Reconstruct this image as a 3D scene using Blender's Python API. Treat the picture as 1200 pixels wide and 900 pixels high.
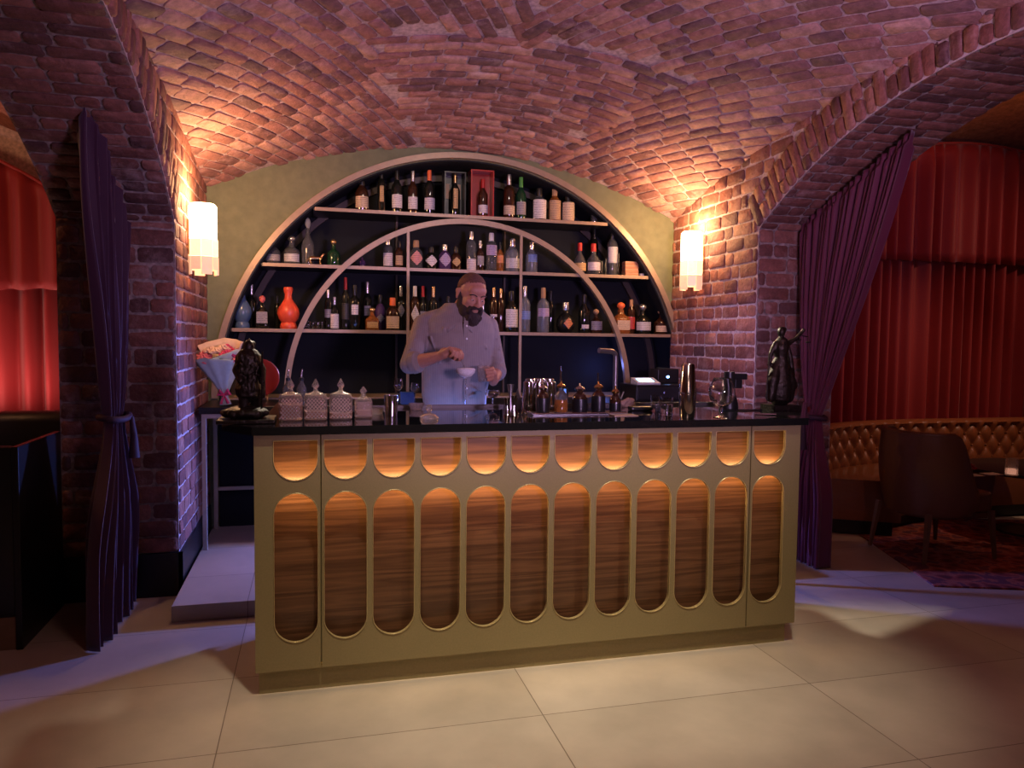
import bpy, bmesh, math, random
from math import sin, cos, pi, sqrt, radians, atan2
from mathutils import Vector, Matrix, Euler, noise
from mathutils.geometry import tessellate_polygon
import numpy as np
R = random.Random(7)
for o in list(bpy.data.objects): bpy.data.objects.remove(o)
SC = bpy.context.scene
C = SC.collection

# ------------------------------------------------------------------ camera
CAM = Vector((0.2406, -3.3427, 1.5418)); YAW, PIT, ROL, F = 0.2570, 0.0577, 0.0118, 890.38
_f = Vector((sin(YAW)*cos(PIT), cos(YAW)*cos(PIT), -sin(PIT)))
_r = Vector((cos(YAW), -sin(YAW), 0)); _u = _r.cross(_f)
RT = _r*cos(ROL) + _u*sin(ROL); UP = -_r*sin(ROL) + _u*cos(ROL)
cd = bpy.data.cameras.new('camera'); cam = bpy.data.objects.new('camera', cd); C.objects.link(cam)
M4 = Matrix((RT, UP, -_f)).transposed().to_4x4(); M4.translation = CAM; cam.matrix_world = M4
cd.sensor_width = 36; cd.lens = F/1200*36; cd.clip_start = 0.02
SC.camera = cam
def ray(u, v): return _f*F + RT*(u-600) - UP*(v-450)
def aY(u, v, y): d = ray(u, v); return CAM + d*((y-CAM.y)/d.y)      # measured point on a plane of constant depth
def aX(u, v, x): d = ray(u, v); return CAM + d*((x-CAM.x)/d.x)
def aZ(u, v, z): d = ray(u, v); return CAM + d*((z-CAM.z)/d.z)

# ------------------------------------------------------------------ world + exposure + lamps
W = bpy.data.worlds.new('world'); SC.world = W; W.use_nodes = True
W.node_tree.nodes['Background'].inputs[0].default_value = (0.30, 0.22, 0.40, 1)
W.node_tree.nodes['Background'].inputs[1].default_value = 0.02
vs = SC.view_settings; vs.view_transform = 'Standard'; vs.look = 'None'; vs.gamma = 1; vs.use_curve_mapping = False
vs.exposure = 0.0
def lamp(name, kind, loc, power, col, size=.1, aim=None, cone=60, blend=.5, sy=None, spread=180):
    l = bpy.data.lights.new(name, kind); l.energy = power; l.color = col
    o = bpy.data.objects.new(name, l); C.objects.link(o); o.location = loc
    if kind == 'AREA':
        l.size = size
        if sy: l.shape = 'RECTANGLE'; l.size_y = sy
        l.spread = radians(spread)
    else: l.shadow_soft_size = size
    if kind == 'SPOT': l.spot_size = radians(cone); l.spot_blend = blend
    if aim is not None:
        o.rotation_euler = (Vector(aim)-Vector(loc)).to_track_quat('-Z', 'Y').to_euler()
    return o
WARM = (1, .58, .28); BLUE = (.16, .24, 1); VIO = (.62, .36, .95)
XL, XR, YB = -.532, 3.306, 2.795
lamp('violet_lamp', 'SPOT', (1.7, -3.2, 1.7), 430, (.74, .46, .92), .25, (1.6, 1.1, 3.6), 96, .9)
lamp('front_lamp', 'SPOT', (1.2, -3.3, 2.7), 13, (1, .64, .48), .3, (1.45, 2.6, 1.6), 62, .8)
lamp('shelf_spot', 'SPOT', (1.45, .55, 3.25), 34, (1, .80, .68), .08, (1.45, 2.9, 2.0), 78, .9)
for x in (.45, 1.25, 2.05): lamp('downlight', 'SPOT', (x, -.95, 3.2), 175, (1, .87, .64), .06, (x+.02, -.24, 0), 44, 1)
lamp('floor_wash', 'SPOT', (1.2, -2.3, 3.1), 52, (1, .58, .46), .3, (1.2, -1.5, 0), 130, 1)
lamp('side_downlight', 'SPOT', (2.05, 1.75, 2.45), 260, (1, .90, .70), .05, (3.35, -1.0, 0), 44, .7)
lamp('side_downlight', 'SPOT', (.62, 1.75, 2.45), 60, (1, .85, .66), .05, (-.5, -1.0, 0), 40, .7)
lamp('blue_lamp', 'SPOT', (1.95, 2.02, .95), 420, BLUE, .09, (-.9, .55, .05), 80, .5)
lamp('blue_lamp', 'SPOT', (.72, 1.95, .95), 480, BLUE, .10, (3.35, .42, 0), 42, .8)
lamp('blue_strip_lamp', 'AREA', (1.25, 1.012, 1.10), 3.0, (.18, .30, 1), 2.2, (1.25, 1.3, 1.16), sy=.02)
lamp('blue_niche_lamp', 'POINT', (2.75, 3.02, 1.30), 1.2, BLUE, .03)
lamp('violet_wall_lamp', 'SPOT', (1.9, 1.0, 2.3), 60, (.60, .46, 1), .15, (3.3, 1.9, 1.25), 50, .9)
lamp('violet_wall_lamp', 'SPOT', (2.4, .9, 2.0), 30, (.55, .42, 1), .15, (-.53, 2.0, 1.0), 56, .8)
# side rooms
lamp('orange_room_lamp', 'SPOT', (5.4, 1.1, 2.75), 130, (1, .42, .13), .12, (5.35, 1.45, 3.9), 128, .8)
lamp('lounge_fill', 'SPOT', (6.2, 1.2, 3.0), 60, (1, .62, .40), .05, (6.0, 2.6, .7), 80, .9)  # added fill above the sofa to brighten its leather, no fixture there
lamp('red_room_lamp', 'SPOT', (7.9, 1.0, 3.0), 62, (1, .46, .34), .06, (5.9, 3.1, 1.8), 90, .9)
lamp('violet_room_lamp', 'SPOT', (2.9, -1.6, 2.5), 24, (.95, .36, .46), .05, (3.6, 1.0, 1.7), 60, .9)
lamp('pink_uplight', 'AREA', (-2.3, 2.66, 1.04), 14, (1, .50, .42), 2.2, (-2.3, 2.92, 1.7), sy=.05)
lamp('orange_room_lamp', 'POINT', (-2.6, 1.5, 2.6), 22, (1, .42, .18), .15)
lamp('red_room_lamp', 'SPOT', (-3.8, 1.3, 2.4), 22, (1, .50, .40), .06, (-2.0, 2.9, 2.2), 80, .8)

# ------------------------------------------------------------------ node helpers
def N(nt, t, **k):
    n = nt.nodes.new(t)
    for a, b in k.items():
        if a.startswith('i_'): n.inputs[a[2:].replace('_', ' ')].default_value = b
        else: setattr(n, a, b)
    return n
def c4(c): return (c[0], c[1], c[2], 1)
MATS = {}
def mat(name, col, rough=.5, metal=0, trans=0, ior=1.45, emis=None, es=0, bump=0, bscale=30, var=0, coat=0, sheen=0, alpha=1):
    if name in MATS: return MATS[name]
    m = bpy.data.materials.new(name); m.use_nodes = True; nt = m.node_tree; b = nt.nodes['Principled BSDF']
    b.inputs['Base Color'].default_value = c4(col); b.inputs['Roughness'].default_value = rough
    b.inputs['Metallic'].default_value = metal; b.inputs['Transmission Weight'].default_value = trans
    b.inputs['IOR'].default_value = ior; b.inputs['Coat Weight'].default_value = coat; b.inputs['Sheen Weight'].default_value = sheen
    b.inputs['Alpha'].default_value = alpha
    if emis: b.inputs['Emission Color'].default_value = c4(emis); b.inputs['Emission Strength'].default_value = es
    tc = N(nt, 'ShaderNodeTexCoord')
    nz = N(nt, 'ShaderNodeTexNoise', i_Scale=bscale, i_Detail=4.0); nt.links.new(tc.outputs['Object'], nz.inputs['Vector'])
    if bump:
        bp = N(nt, 'ShaderNodeBump', i_Strength=bump, i_Distance=.004); nt.links.new(nz.outputs[0], bp.inputs['Height']); nt.links.new(bp.outputs[0], b.inputs['Normal'])
    v = var or .06
    rp = N(nt, 'ShaderNodeMix', data_type='RGBA', blend_type='MULTIPLY'); rp.inputs[0].default_value = 1
    cr = N(nt, 'ShaderNodeMapRange'); cr.inputs[3].default_value = 1-v; cr.inputs[4].default_value = 1+v
    nt.links.new(nz.outputs[0], cr.inputs[0]); cr.inputs[1].default_value = .3; cr.inputs[2].default_value = .7
    rp.inputs[6].default_value = c4(col); nt.links.new(cr.outputs[0], rp.inputs[7]); nt.links.new(rp.outputs[2], b.inputs['Base Color'])
    MATS[name] = m; return m

def block_mat(name, cols, smear, white=.35):
    """single bricks: a tone per brick, blotches, whitish mortar smears"""
    m = bpy.data.materials.new(name); m.use_nodes = True; nt = m.node_tree; L = nt.links; b = nt.nodes['Principled BSDF']; b.inputs['Roughness'].default_value = .75
    at = N(nt, 'ShaderNodeAttribute', attribute_name='tone'); tc = N(nt, 'ShaderNodeTexCoord')
    cr = N(nt, 'ShaderNodeValToRGB'); e = cr.color_ramp.elements; e[0].position = 0; e[0].color = c4(cols[0]); e[1].position = 1; e[1].color = c4(cols[-1])
    for k, c in enumerate(cols[1:-1]): x = e.new((k+1)/(len(cols)-1)); x.color = c4(c)
    L.new(at.outputs['Fac'], cr.inputs[0])
    n2 = N(nt, 'ShaderNodeTexNoise', i_Scale=16.0, i_Detail=6.0, i_Roughness=.7); L.new(tc.outputs['Object'], n2.inputs['Vector'])
    mr = N(nt, 'ShaderNodeMapRange'); mr.inputs[1].default_value = .3; mr.inputs[2].default_value = .7; mr.inputs[3].default_value = .60; mr.inputs[4].default_value = 1.35; L.new(n2.outputs[0], mr.inputs[0])
    mu = N(nt, 'ShaderNodeMix', data_type='RGBA', blend_type='MULTIPLY'); mu.inputs[0].default_value = 1; L.new(cr.outputs[0], mu.inputs[6]); L.new(mr.outputs[0], mu.inputs[7])
    n4 = N(nt, 'ShaderNodeTexNoise', i_Scale=4.0, i_Detail=9.0, i_Roughness=.75); L.new(tc.outputs['Object'], n4.inputs['Vector'])
    m4 = N(nt, 'ShaderNodeMapRange'); m4.inputs[1].default_value = .54; m4.inputs[2].default_value = .72; m4.inputs[3].default_value = 0; m4.inputs[4].default_value = white; L.new(n4.outputs[0], m4.inputs[0])
    mw = N(nt, 'ShaderNodeMix', data_type='RGBA'); L.new(m4.outputs[0], mw.inputs[0]); L.new(mu.outputs[2], mw.inputs[6]); mw.inputs[7].default_value = c4(smear); L.new(mw.outputs[2], b.inputs['Base Color'])
    n5 = N(nt, 'ShaderNodeTexNoise', i_Scale=45.0, i_Detail=5.0); L.new(tc.outputs['Object'], n5.inputs['Vector'])
    ad = N(nt, 'ShaderNodeMath', operation='ADD'); L.new(n5.outputs[0], ad.inputs[0]); L.new(n2.outputs[0], ad.inputs[1])
    bp = N(nt, 'ShaderNodeBump', i_Strength=.9, i_Distance=.008); L.new(ad.outputs[0], bp.inputs['Height']); L.new(bp.outputs[0], b.inputs['Normal'])
    MATS[name] = m; return m
BV = block_mat('vault_brick', [(.16, .085, .085), (.30, .135, .115), (.38, .18, .15), (.50, .29, .23)], (.50, .38, .37), .55)
BW = block_mat('wall_brick', [(.13, .055, .05), (.24, .085, .065), (.32, .125, .09), (.42, .20, .14)], (.46, .37, .35), .40)
BJ = block_mat('shaded_reveal_brick', [(.09, .038, .034), (.16, .06, .045), (.22, .08, .058), (.26, .11, .08)], (.36, .30, .28), .45)  # darker copy of the wall brick, shade inside the arches put into the colour
BR_V = mat('vault_mortar', (.46, .35, .34), .9, bump=1, bscale=40, var=.35)
BR_W = mat('wall_mortar', (.58, .48, .47), .9, bump=1, bscale=40, var=.3)
BR_J = mat('shaded_reveal_mortar', (.27, .21, .19), .9, bump=1, bscale=30, var=.5)  # wall mortar darkened for jambs and soffits, their shade painted in
BR_A = block_mat('lounge_brick', [(.30, .12, .08), (.30, .12, .08)], (.42, .33, .30), .3)
TONES = random.Random(11)
class Bricks:
    def __init__(s): s.mb = MB(); s.tone = []
    def one(s, S, u0, u1, v0, v1, h=.010):
        """one worn brick between u0..u1, v0..v1 on the surface S(u,v) -> point, normal"""
        rr = TONES; g = .0062+rr.uniform(0, .0025); a, b, c, d = u0+g, u1-g, v0+g, v1-g
        if b-a < .02 or d-c < .02: return
        J = lambda q=.0035: rr.uniform(-q, q); e = .012
        ou = [(a+e, c), ((a+b)/2, c+J()), (b-e, c+J()), (b, c+e), (b+J(), (c+d)/2), (b, d-e), (b-e, d), ((a+b)/2, d+J()), (a+e, d+J()), (a, d-e), (a+J(), (c+d)/2), (a, c+e)]
        ou = [(x+J(.0025), y+J(.0025)) for x, y in ou]
        mx, my = (a+b)/2, (c+d)/2; hh = h+rr.uniform(-.004, .005); tu, tv = rr.uniform(-.02, .02), rr.uniform(-.05, .05)
        vs = []
        for k, hf in ((1.0, -.006), (1.0, hh*.62), (None, hh)):
            for x, y in ou:
                if k is None: x, y = x-math.copysign(.0065, x-mx), y-math.copysign(.0065, y-my)
                p, n = S(x, y); vs.append(p+n*(hf+(tu*(x-mx)+tv*(y-my) if hf > 0 else 0)+(J(.0012) if hf > 0 else 0)))
        p, n = S(mx, my); vs.append(p+n*(hh+.001))
        m = 12; fs = []
        for l in range(2):
            for k in range(m): q, w = l*m+k, l*m+(k+1) % m; fs.append((q, w, w+m, q+m))
        for k in range(m): fs.append((2*m+k, 2*m+(k+1) % m, 3*m))
        t = rr.random(); t = t**1.0; s.tone += [t]*len(fs); s.mb.add(vs, fs)
    def lay(s, S, v0, v1, rng, rh, widths, keep=None, h=.010):
        v = v0; k = 0
        while v < v1-.03:
            vt = min(v+rh*TONES.uniform(.94, 1.06), v1); a, b = rng((v+vt)/2)
            if b-a > .03:
                u = a; first = True
                while u < b-.012:
                    w = TONES.choice(widths)*TONES.uniform(.92, 1.06)
                    if first: w *= (.5 if k % 2 else 1); first = False
                    e = min(u+w, b)
                    if b-e < .05: e = b
                    if keep is None or keep((u+e)/2, (v+vt)/2): s.one(S, u, e, v, vt, h)
                    u = e
            v = vt; k += 1
    def build(s, name, m):
        o = s.mb.build(name, m, smooth=50, fix=True); at = o.data.attributes.new('tone', 'FLOAT', 'FACE'); at.data.foreach_set('value', s.tone); struct(o); return o

def grain_mat(name, ca, cb, sx=1.2, sz=26, rough=.35):
    m = bpy.data.materials.new(name); m.use_nodes = True; nt = m.node_tree; L = nt.links; b = nt.nodes['Principled BSDF']
    tc = N(nt, 'ShaderNodeTexCoord'); mp = N(nt, 'ShaderNodeMapping'); mp.inputs['Scale'].default_value = (sx, 3, sz/4); L.new(tc.outputs['Object'], mp.inputs[0])
    n1 = N(nt, 'ShaderNodeTexNoise', i_Scale=1.6, i_Detail=2.0, i_Distortion=1.2); L.new(mp.outputs[0], n1.inputs[0])
    mp2 = N(nt, 'ShaderNodeMapping'); mp2.inputs['Scale'].default_value = (sx*2, 8, sz*6); L.new(tc.outputs['Object'], mp2.inputs[0])
    n2 = N(nt, 'ShaderNodeTexNoise', i_Scale=2.0, i_Detail=6.0); L.new(mp2.outputs[0], n2.inputs[0])
    wv = N(nt, 'ShaderNodeMath', operation='MULTIPLY'); wv.inputs[1].default_value = 9; L.new(n1.outputs[0], wv.inputs[0])
    sn = N(nt, 'ShaderNodeMath', operation='PINGPONG'); sn.inputs[1].default_value = 1; L.new(wv.outputs[0], sn.inputs[0])
    ad = N(nt, 'ShaderNodeMath', operation='MULTIPLY_ADD'); L.new(sn.outputs[0], ad.inputs[0]); ad.inputs[1].default_value = .55
    m2 = N(nt, 'ShaderNodeMath', operation='MULTIPLY'); m2.inputs[1].default_value = .6; L.new(n2.outputs[0], m2.inputs[0]); L.new(m2.outputs[0], ad.inputs[2])
    cr = N(nt, 'ShaderNodeMix', data_type='RGBA'); L.new(ad.outputs[0], cr.inputs[0]); cr.inputs[6].default_value = c4(ca); cr.inputs[7].default_value = c4(cb)
    L.new(cr.outputs[2], b.inputs['Base Color']); b.inputs['Roughness'].default_value = rough
    MATS[name] = m; return m
WALNUT = grain_mat('walnut', (.035, .014, .007), (.17, .078, .038), .35, 40)

def floor_mat():
    m = bpy.data.materials.new('floor_tile'); m.use_nodes = True; nt = m.node_tree; L = nt.links; b = nt.nodes['Principled BSDF']
    tc = N(nt, 'ShaderNodeTexCoord'); mp = N(nt, 'ShaderNodeMapping'); mp.inputs['Location'].default_value = (.11+1.265*4, -.215+.645*8, 0); L.new(tc.outputs['Object'], mp.inputs[0])
    bt = N(nt, 'ShaderNodeTexBrick', i_Scale=1.0, i_Mortar_Size=.0022, i_Mortar_Smooth=.2, i_Brick_Width=1.265, i_Row_Height=.645)
    bt.offset = 0; bt.inputs['Color1'].default_value = (.50, .43, .35, 1); bt.inputs['Color2'].default_value = (.44, .375, .30, 1); bt.inputs['Mortar'].default_value = (.16, .12, .09, 1)
    L.new(mp.outputs[0], bt.inputs[0])
    n = N(nt, 'ShaderNodeTexNoise', i_Scale=2.2, i_Detail=7.0, i_Roughness=.6); L.new(tc.outputs['Object'], n.inputs[0])
    mr = N(nt, 'ShaderNodeMapRange'); mr.inputs[1].default_value = .3; mr.inputs[2].default_value = .7; mr.inputs[3].default_value = .84; mr.inputs[4].default_value = 1.12; L.new(n.outputs[0], mr.inputs[0])
    mu = N(nt, 'ShaderNodeMix', data_type='RGBA', blend_type='MULTIPLY'); mu.inputs[0].default_value = 1; L.new(bt.outputs[0], mu.inputs[6]); L.new(mr.outputs[0], mu.inputs[7])
    L.new(mu.outputs[2], b.inputs['Base Color']); b.inputs['Roughness'].default_value = .42
    r2 = N(nt, 'ShaderNodeMapRange'); r2.inputs[3].default_value = .36; r2.inputs[4].default_value = .55; L.new(n.outputs[0], r2.inputs[0]); L.new(r2.outputs[0], b.inputs['Roughness'])
    MATS['floor_tile'] = m; return m
FLOOR = floor_mat()
def rug_mat():
    m = bpy.data.materials.new('rug'); m.use_nodes = True; nt = m.node_tree; L = nt.links; b = nt.nodes['Principled BSDF']
    tc = N(nt, 'ShaderNodeTexCoord'); v = N(nt, 'ShaderNodeTexVoronoi', i_Scale=9.0); L.new(tc.outputs['Object'], v.inputs[0])
    n = N(nt, 'ShaderNodeTexNoise', i_Scale=14.0, i_Detail=5.0); L.new(tc.outputs['Object'], n.inputs[0])
    mr = N(nt, 'ShaderNodeMath', operation='MULTIPLY'); L.new(v.outputs['Distance'], mr.inputs[0]); L.new(n.outputs[0], mr.inputs[1])
    cr = N(nt, 'ShaderNodeValToRGB'); e = cr.color_ramp.elements; e[0].position = .12; e[0].color = (.10, .012, .012, 1); e[1].position = .30; e[1].color = (.34, .10, .07, 1)
    x = cr.color_ramp.elements.new(.2); x.color = (.22, .03, .028, 1); x = cr.color_ramp.elements.new(.36); x.color = (.12, .03, .05, 1)
    L.new(mr.outputs[0], cr.inputs[0]); L.new(cr.outputs[0], b.inputs['Base Color']); b.inputs['Roughness'].default_value = .95
    bp = N(nt, 'ShaderNodeBump', i_Strength=.6, i_Distance=.01); L.new(n.outputs[0], bp.inputs['Height']); L.new(bp.outputs[0], b.inputs['Normal'])
    return m
def label_mat(name, col, ink=(.06, .05, .05)):
    if name in MATS: return MATS[name]
    m = bpy.data.materials.new(name); m.use_nodes = True; nt = m.node_tree; L = nt.links; b = nt.nodes['Principled BSDF']
    tc = N(nt, 'ShaderNodeTexCoord'); sp = N(nt, 'ShaderNodeSeparateXYZ'); L.new(tc.outputs['Object'], sp.inputs[0])
    n = N(nt, 'ShaderNodeTexNoise', i_Scale=260.0, i_Detail=1.0); L.new(tc.outputs['Object'], n.inputs[0])
    s = N(nt, 'ShaderNodeMath', operation='MULTIPLY'); s.inputs[1].default_value = 430; L.new(sp.outputs[2], s.inputs[0])
    si = N(nt, 'ShaderNodeMath', operation='SINE'); L.new(s.outputs[0], si.inputs[0])
    g = N(nt, 'ShaderNodeMath', operation='MULTIPLY'); L.new(si.outputs[0], g.inputs[0]); L.new(n.outputs[0], g.inputs[1])
    gt = N(nt, 'ShaderNodeMath', operation='GREATER_THAN'); gt.inputs[1].default_value = .42; L.new(g.outputs[0], gt.inputs[0])
    mx = N(nt, 'ShaderNodeMix', data_type='RGBA'); L.new(gt.outputs[0], mx.inputs[0]); mx.inputs[6].default_value = c4(col); mx.inputs[7].default_value = c4(ink)
    L.new(mx.outputs[2], b.inputs['Base Color']); b.inputs['Roughness'].default_value = .5
    MATS[name] = m; return m

BRONZE = mat('bronze_paint', (.36, .27, .19), .42, .35)
PANEL = mat('olive_gold_paint', (.29, .23, .11), .42, .12, bump=.05, bscale=120)
GREEN = mat('green_plaster', (.165, .185, .105), .75, bump=.15, bscale=14, var=.12)
NAVY = mat('navy_board', (.0025, .0045, .010), .8)
BLACKW = mat('black_wood', (.010, .010, .011), .35)
STONE = mat('black_stone', (.008, .008, .009), .06, coat=.6)
STEEL = mat('steel', (.62, .60, .57), .12, 1)
BRUSH = mat('brushed_steel', (.36, .34, .33), .35, .9)
BRASS = mat('brass', (.75, .48, .20), .2, 1)
GLASS = mat('clear_glass', (.95, .95, .95), .02, 0, 1)
FROST = mat('cut_glass', (.95, .86, .80), .10, 0, .88, bump=.5, bscale=90, alpha=.85)
DARKG = mat('dark_glass', (.012, .014, .010), .06, 0, .25, coat=.5)
BROWNG = mat('brown_glass', (.05, .018, .008), .07, 0, .3, coat=.5)
AMBER = mat('amber_liquid', (.55, .20, .05), .06, 0, .6)
CLEARB = mat('pale_bottle_glass', (.40, .42, .44), .06, 0, .85)
PURPLE = mat('purple_velvet', (.105, .010, .036), .68, sheen=.2, bump=.1, bscale=200)
PURPLE2 = mat('dark_violet_velvet', (.045, .008, .032), .7, sheen=.3, bump=.1, bscale=200)
RED = mat('red_velvet', (.26, .012, .016), .6, sheen=.2, bump=.1, bscale=200)
LEATHER = mat('cognac_leather', (.22, .075, .028), .32, bump=.25, bscale=60, coat=.2)
LEATHERD = mat('brown_leather', (.13, .055, .028), .38, bump=.2, bscale=60)
SKIN = mat('skin', (.42, .19, .12), .5, bump=.15, bscale=90)
STATUE = mat('dark_bronze', (.028, .020, .014), .42, .7, bump=1, bscale=55, var=.3)

# ------------------------------------------------------------------ mesh builder
class MB:
    def __init__(s): s.v = []; s.f = []; s.uv = {}
    def add(s, vs, fs, uvs=None):
        o = len(s.v); s.v += [tuple(v) for v in vs]
        for i, f in enumerate(fs):
            if uvs: s.uv[len(s.f)] = [uvs[k] for k in f]
            s.f.append(tuple(k+o for k in f))
        return s
    def quad(s, pts, uv=None): return s.add(pts, [tuple(range(len(pts)))], uv)
    def box(s, a, b, bev=0):
        (x0, y0, z0), (x1, y1, z1) = a, b
        if x0 > x1: x0, x1 = x1, x0
        if y0 > y1: y0, y1 = y1, y0
        if z0 > z1: z0, z1 = z1, z0
        if bev:
            bm = bmesh.new(); bmesh.ops.create_cube(bm, size=1)
            for v in bm.verts: v.co = Vector(((x0+x1)/2+v.co.x*(x1-x0), (y0+y1)/2+v.co.y*(y1-y0), (z0+z1)/2+v.co.z*(z1-z0)))
            bmesh.ops.bevel(bm, geom=list(bm.edges)+list(bm.verts), offset=bev, segments=2, affect='EDGES', profile=.6)
            bm.verts.ensure_lookup_table(); bm.verts.index_update()
            s.add([v.co for v in bm.verts], [[v.index for v in f.verts] for f in bm.faces]); bm.free(); return s
        v = [(x0, y0, z0), (x1, y0, z0), (x1, y1, z0), (x0, y1, z0), (x0, y0, z1), (x1, y0, z1), (x1, y1, z1), (x0, y1, z1)]
        return s.add(v, [(0, 3, 2, 1), (4, 5, 6, 7), (0, 1, 5, 4), (1, 2, 6, 5), (2, 3, 7, 6), (3, 0, 4, 7)])
    def lathe(s, c, prof, n=20, sx=1, sy=1, pw=0, rot=0):
        c = Vector(c); vs = []; fs = []
        for r, z in prof:
            for k in range(n):
                a = 2*pi*k/n + rot; x, y = cos(a), sin(a)
                if pw: q = (abs(x)**pw+abs(y)**pw)**(-1/pw); x *= q; y *= q
                vs.append((c.x+r*x*sx, c.y+r*y*sy, c.z+z))
        for i in range(len(prof)-1):
            for k in range(n):
                a, b = i*n+k, i*n+(k+1) % n; fs.append((a, b, b+n, a+n))
        fs.append(tuple(range(n-1, -1, -1))); fs.append(tuple((len(prof)-1)*n+k for k in range(n)))
        return s.add(vs, fs)
    def tube(s, pts, r, n=10, cap=True):
        pts = [Vector(p) for p in pts]; m = len(pts)
        rs = r if isinstance(r, (list, tuple)) else [r]*m
        vs = []; fs = []; pn = None
        for i, p in enumerate(pts):
            t = (pts[min(i+1, m-1)]-pts[max(i-1, 0)]).normalized()
            if pn is None: pn = t.orthogonal().normalized()
            else: pn = (pn - t*pn.dot(t)).normalized()
            bn = t.cross(pn)
            for k in range(n):
                a = 2*pi*k/n; vs.append(p+(pn*cos(a)+bn*sin(a))*rs[i])
        for i in range(m-1):
            for k in range(n):
                a, b = i*n+k, i*n+(k+1) % n; fs.append((a, b, b+n, a+n))
        if cap: fs.append(tuple(range(n-1, -1, -1))); fs.append(tuple((m-1)*n+k for k in range(n)))
        return s.add(vs, fs)
    def ell(s, c, r, n=14, m=9, rot=None):
        c = Vector(c); r = (r, r, r) if isinstance(r, (int, float)) else r; vs = []; fs = []
        pr = [(sin(pi*j/m), -cos(pi*j/m)) for j in range(m+1)]
        for j in range(1, m):
            for k in range(n):
                a = 2*pi*k/n; q = Vector((pr[j][0]*cos(a)*r[0], pr[j][0]*sin(a)*r[1], pr[j][1]*r[2]))
                vs.append(c+(rot @ q if rot else q))
        b = len(vs); q = Vector((0, 0, -r[2])); vs.append(c+(rot @ q if rot else q)); q = Vector((0, 0, r[2])); vs.append(c+(rot @ q if rot else q))
        for j in range(m-2):
            for k in range(n):
                x, y = j*n+k, j*n+(k+1) % n; fs.append((x, y, y+n, x+n))
        for k in range(n): fs.append((b, (k+1) % n, k)); fs.append((b+1, (m-2)*n+k, (m-2)*n+(k+1) % n))
        return s.add(vs, fs)
    def cap(s, a, b, r1, r2=None, n=12):            # tapered limb with rounded ends
        a, b = Vector(a), Vector(b); r2 = r1 if r2 is None else r2; t = (b-a).normalized()
        pts = [a-t*r1*.98, a-t*r1*.8, a-t*r1*.4, a, b, b+t*r2*.4, b+t*r2*.8, b+t*r2*.98]; rs = [r1*.15, r1*.6, r1*.92, r1, r2, r2*.92, r2*.6, r2*.15]
        return s.tube(pts, rs, n)
    def chain(s, pts, rs, n=12):
        for i in range(len(pts)-1): s.cap(pts[i], pts[i+1], rs[i], rs[i+1], n)
        return s
    def prism(s, poly, z0, z1):                     # polygon in plan, extruded upwards
        n = len(poly); vs = [(x, y, z0) for x, y in poly]+[(x, y, z1) for x, y in poly]
        fs = [tuple(range(n-1, -1, -1)), tuple(range(n, 2*n))]+[(i, (i+1) % n, (i+1) % n+n, i+n) for i in range(n)]
        return s.add(vs, fs)
    def plate(s, outer, holes, y0, y1):             # upright plate with holes, outlines in x,z
        loops = [outer]+holes; vec = [[Vector((x, z, 0)) for x, z in l] for l in loops]; tri = tessellate_polygon(vec)
        flat = [p for l in loops for p in l]; n = len(flat)
        vs = [(x, y0, z) for x, z in flat]+[(x, y1, z) for x, z in flat]; fs = [tuple(t) for t in tri]+[tuple(k+n for k in reversed(t)) for t in tri]
        o = 0
        for l in loops:
            m = len(l)
            for i in range(m): a, b = o+i, o+(i+1) % m; fs.append((a, b, b+n, a+n))
            o += m
        return s.add(vs, fs)
    def build(s, name, m, parent=None, smooth=None, fix=True, loc=None):
        me = bpy.data.meshes.new(name); L = Vector(loc) if loc is not None else Vector((0, 0, 0))
        me.from_pydata([tuple(Vector(v)-L) for v in s.v], [], s.f)
        if s.uv:
            ul = me.uv_layers.new(name='UVMap')
            for i, p in enumerate(me.polygons):
                if i in s.uv:
                    for k, li in enumerate(p.loop_indices): ul.data[li].uv = s.uv[i][k]
        elif fix:
            bm = bmesh.new(); bm.from_mesh(me); bmesh.ops.recalc_face_normals(bm, faces=bm.faces); bm.to_mesh(me); bm.free()
        me.materials.append(m)
        if smooth is not None:
            me.polygons.foreach_set('use_smooth', [True]*len(me.polygons))
            me.set_sharp_from_angle(angle=radians(smooth))
        me.update(); o = bpy.data.objects.new(name, me); C.objects.link(o); o.location = L
        if parent: o.parent = parent; o.location = L-WL.get(parent.name, Vector((0, 0, 0)))
        WL[o.name] = Vector(L) if parent is None else L
        return o
WL = {}
def tag(o, label, cat, group=None, kind=None):
    if kind: o['kind'] = kind
    if label: o['label'] = label; o['category'] = cat
    if group: o['group'] = group
    return o
def struct(o, label=None): 
    o['kind'] = 'structure'
    if label: o['label'] = label; 
    return o
def empty(name, loc, label, cat, group=None, rz=0):
    o = bpy.data.objects.new(name, None); C.objects.link(o); o.location = loc; o.rotation_euler = (0, 0, rz); o.empty_display_size = .05
    WL[o.name] = Vector(loc); return tag(o, label, cat, group)
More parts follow.
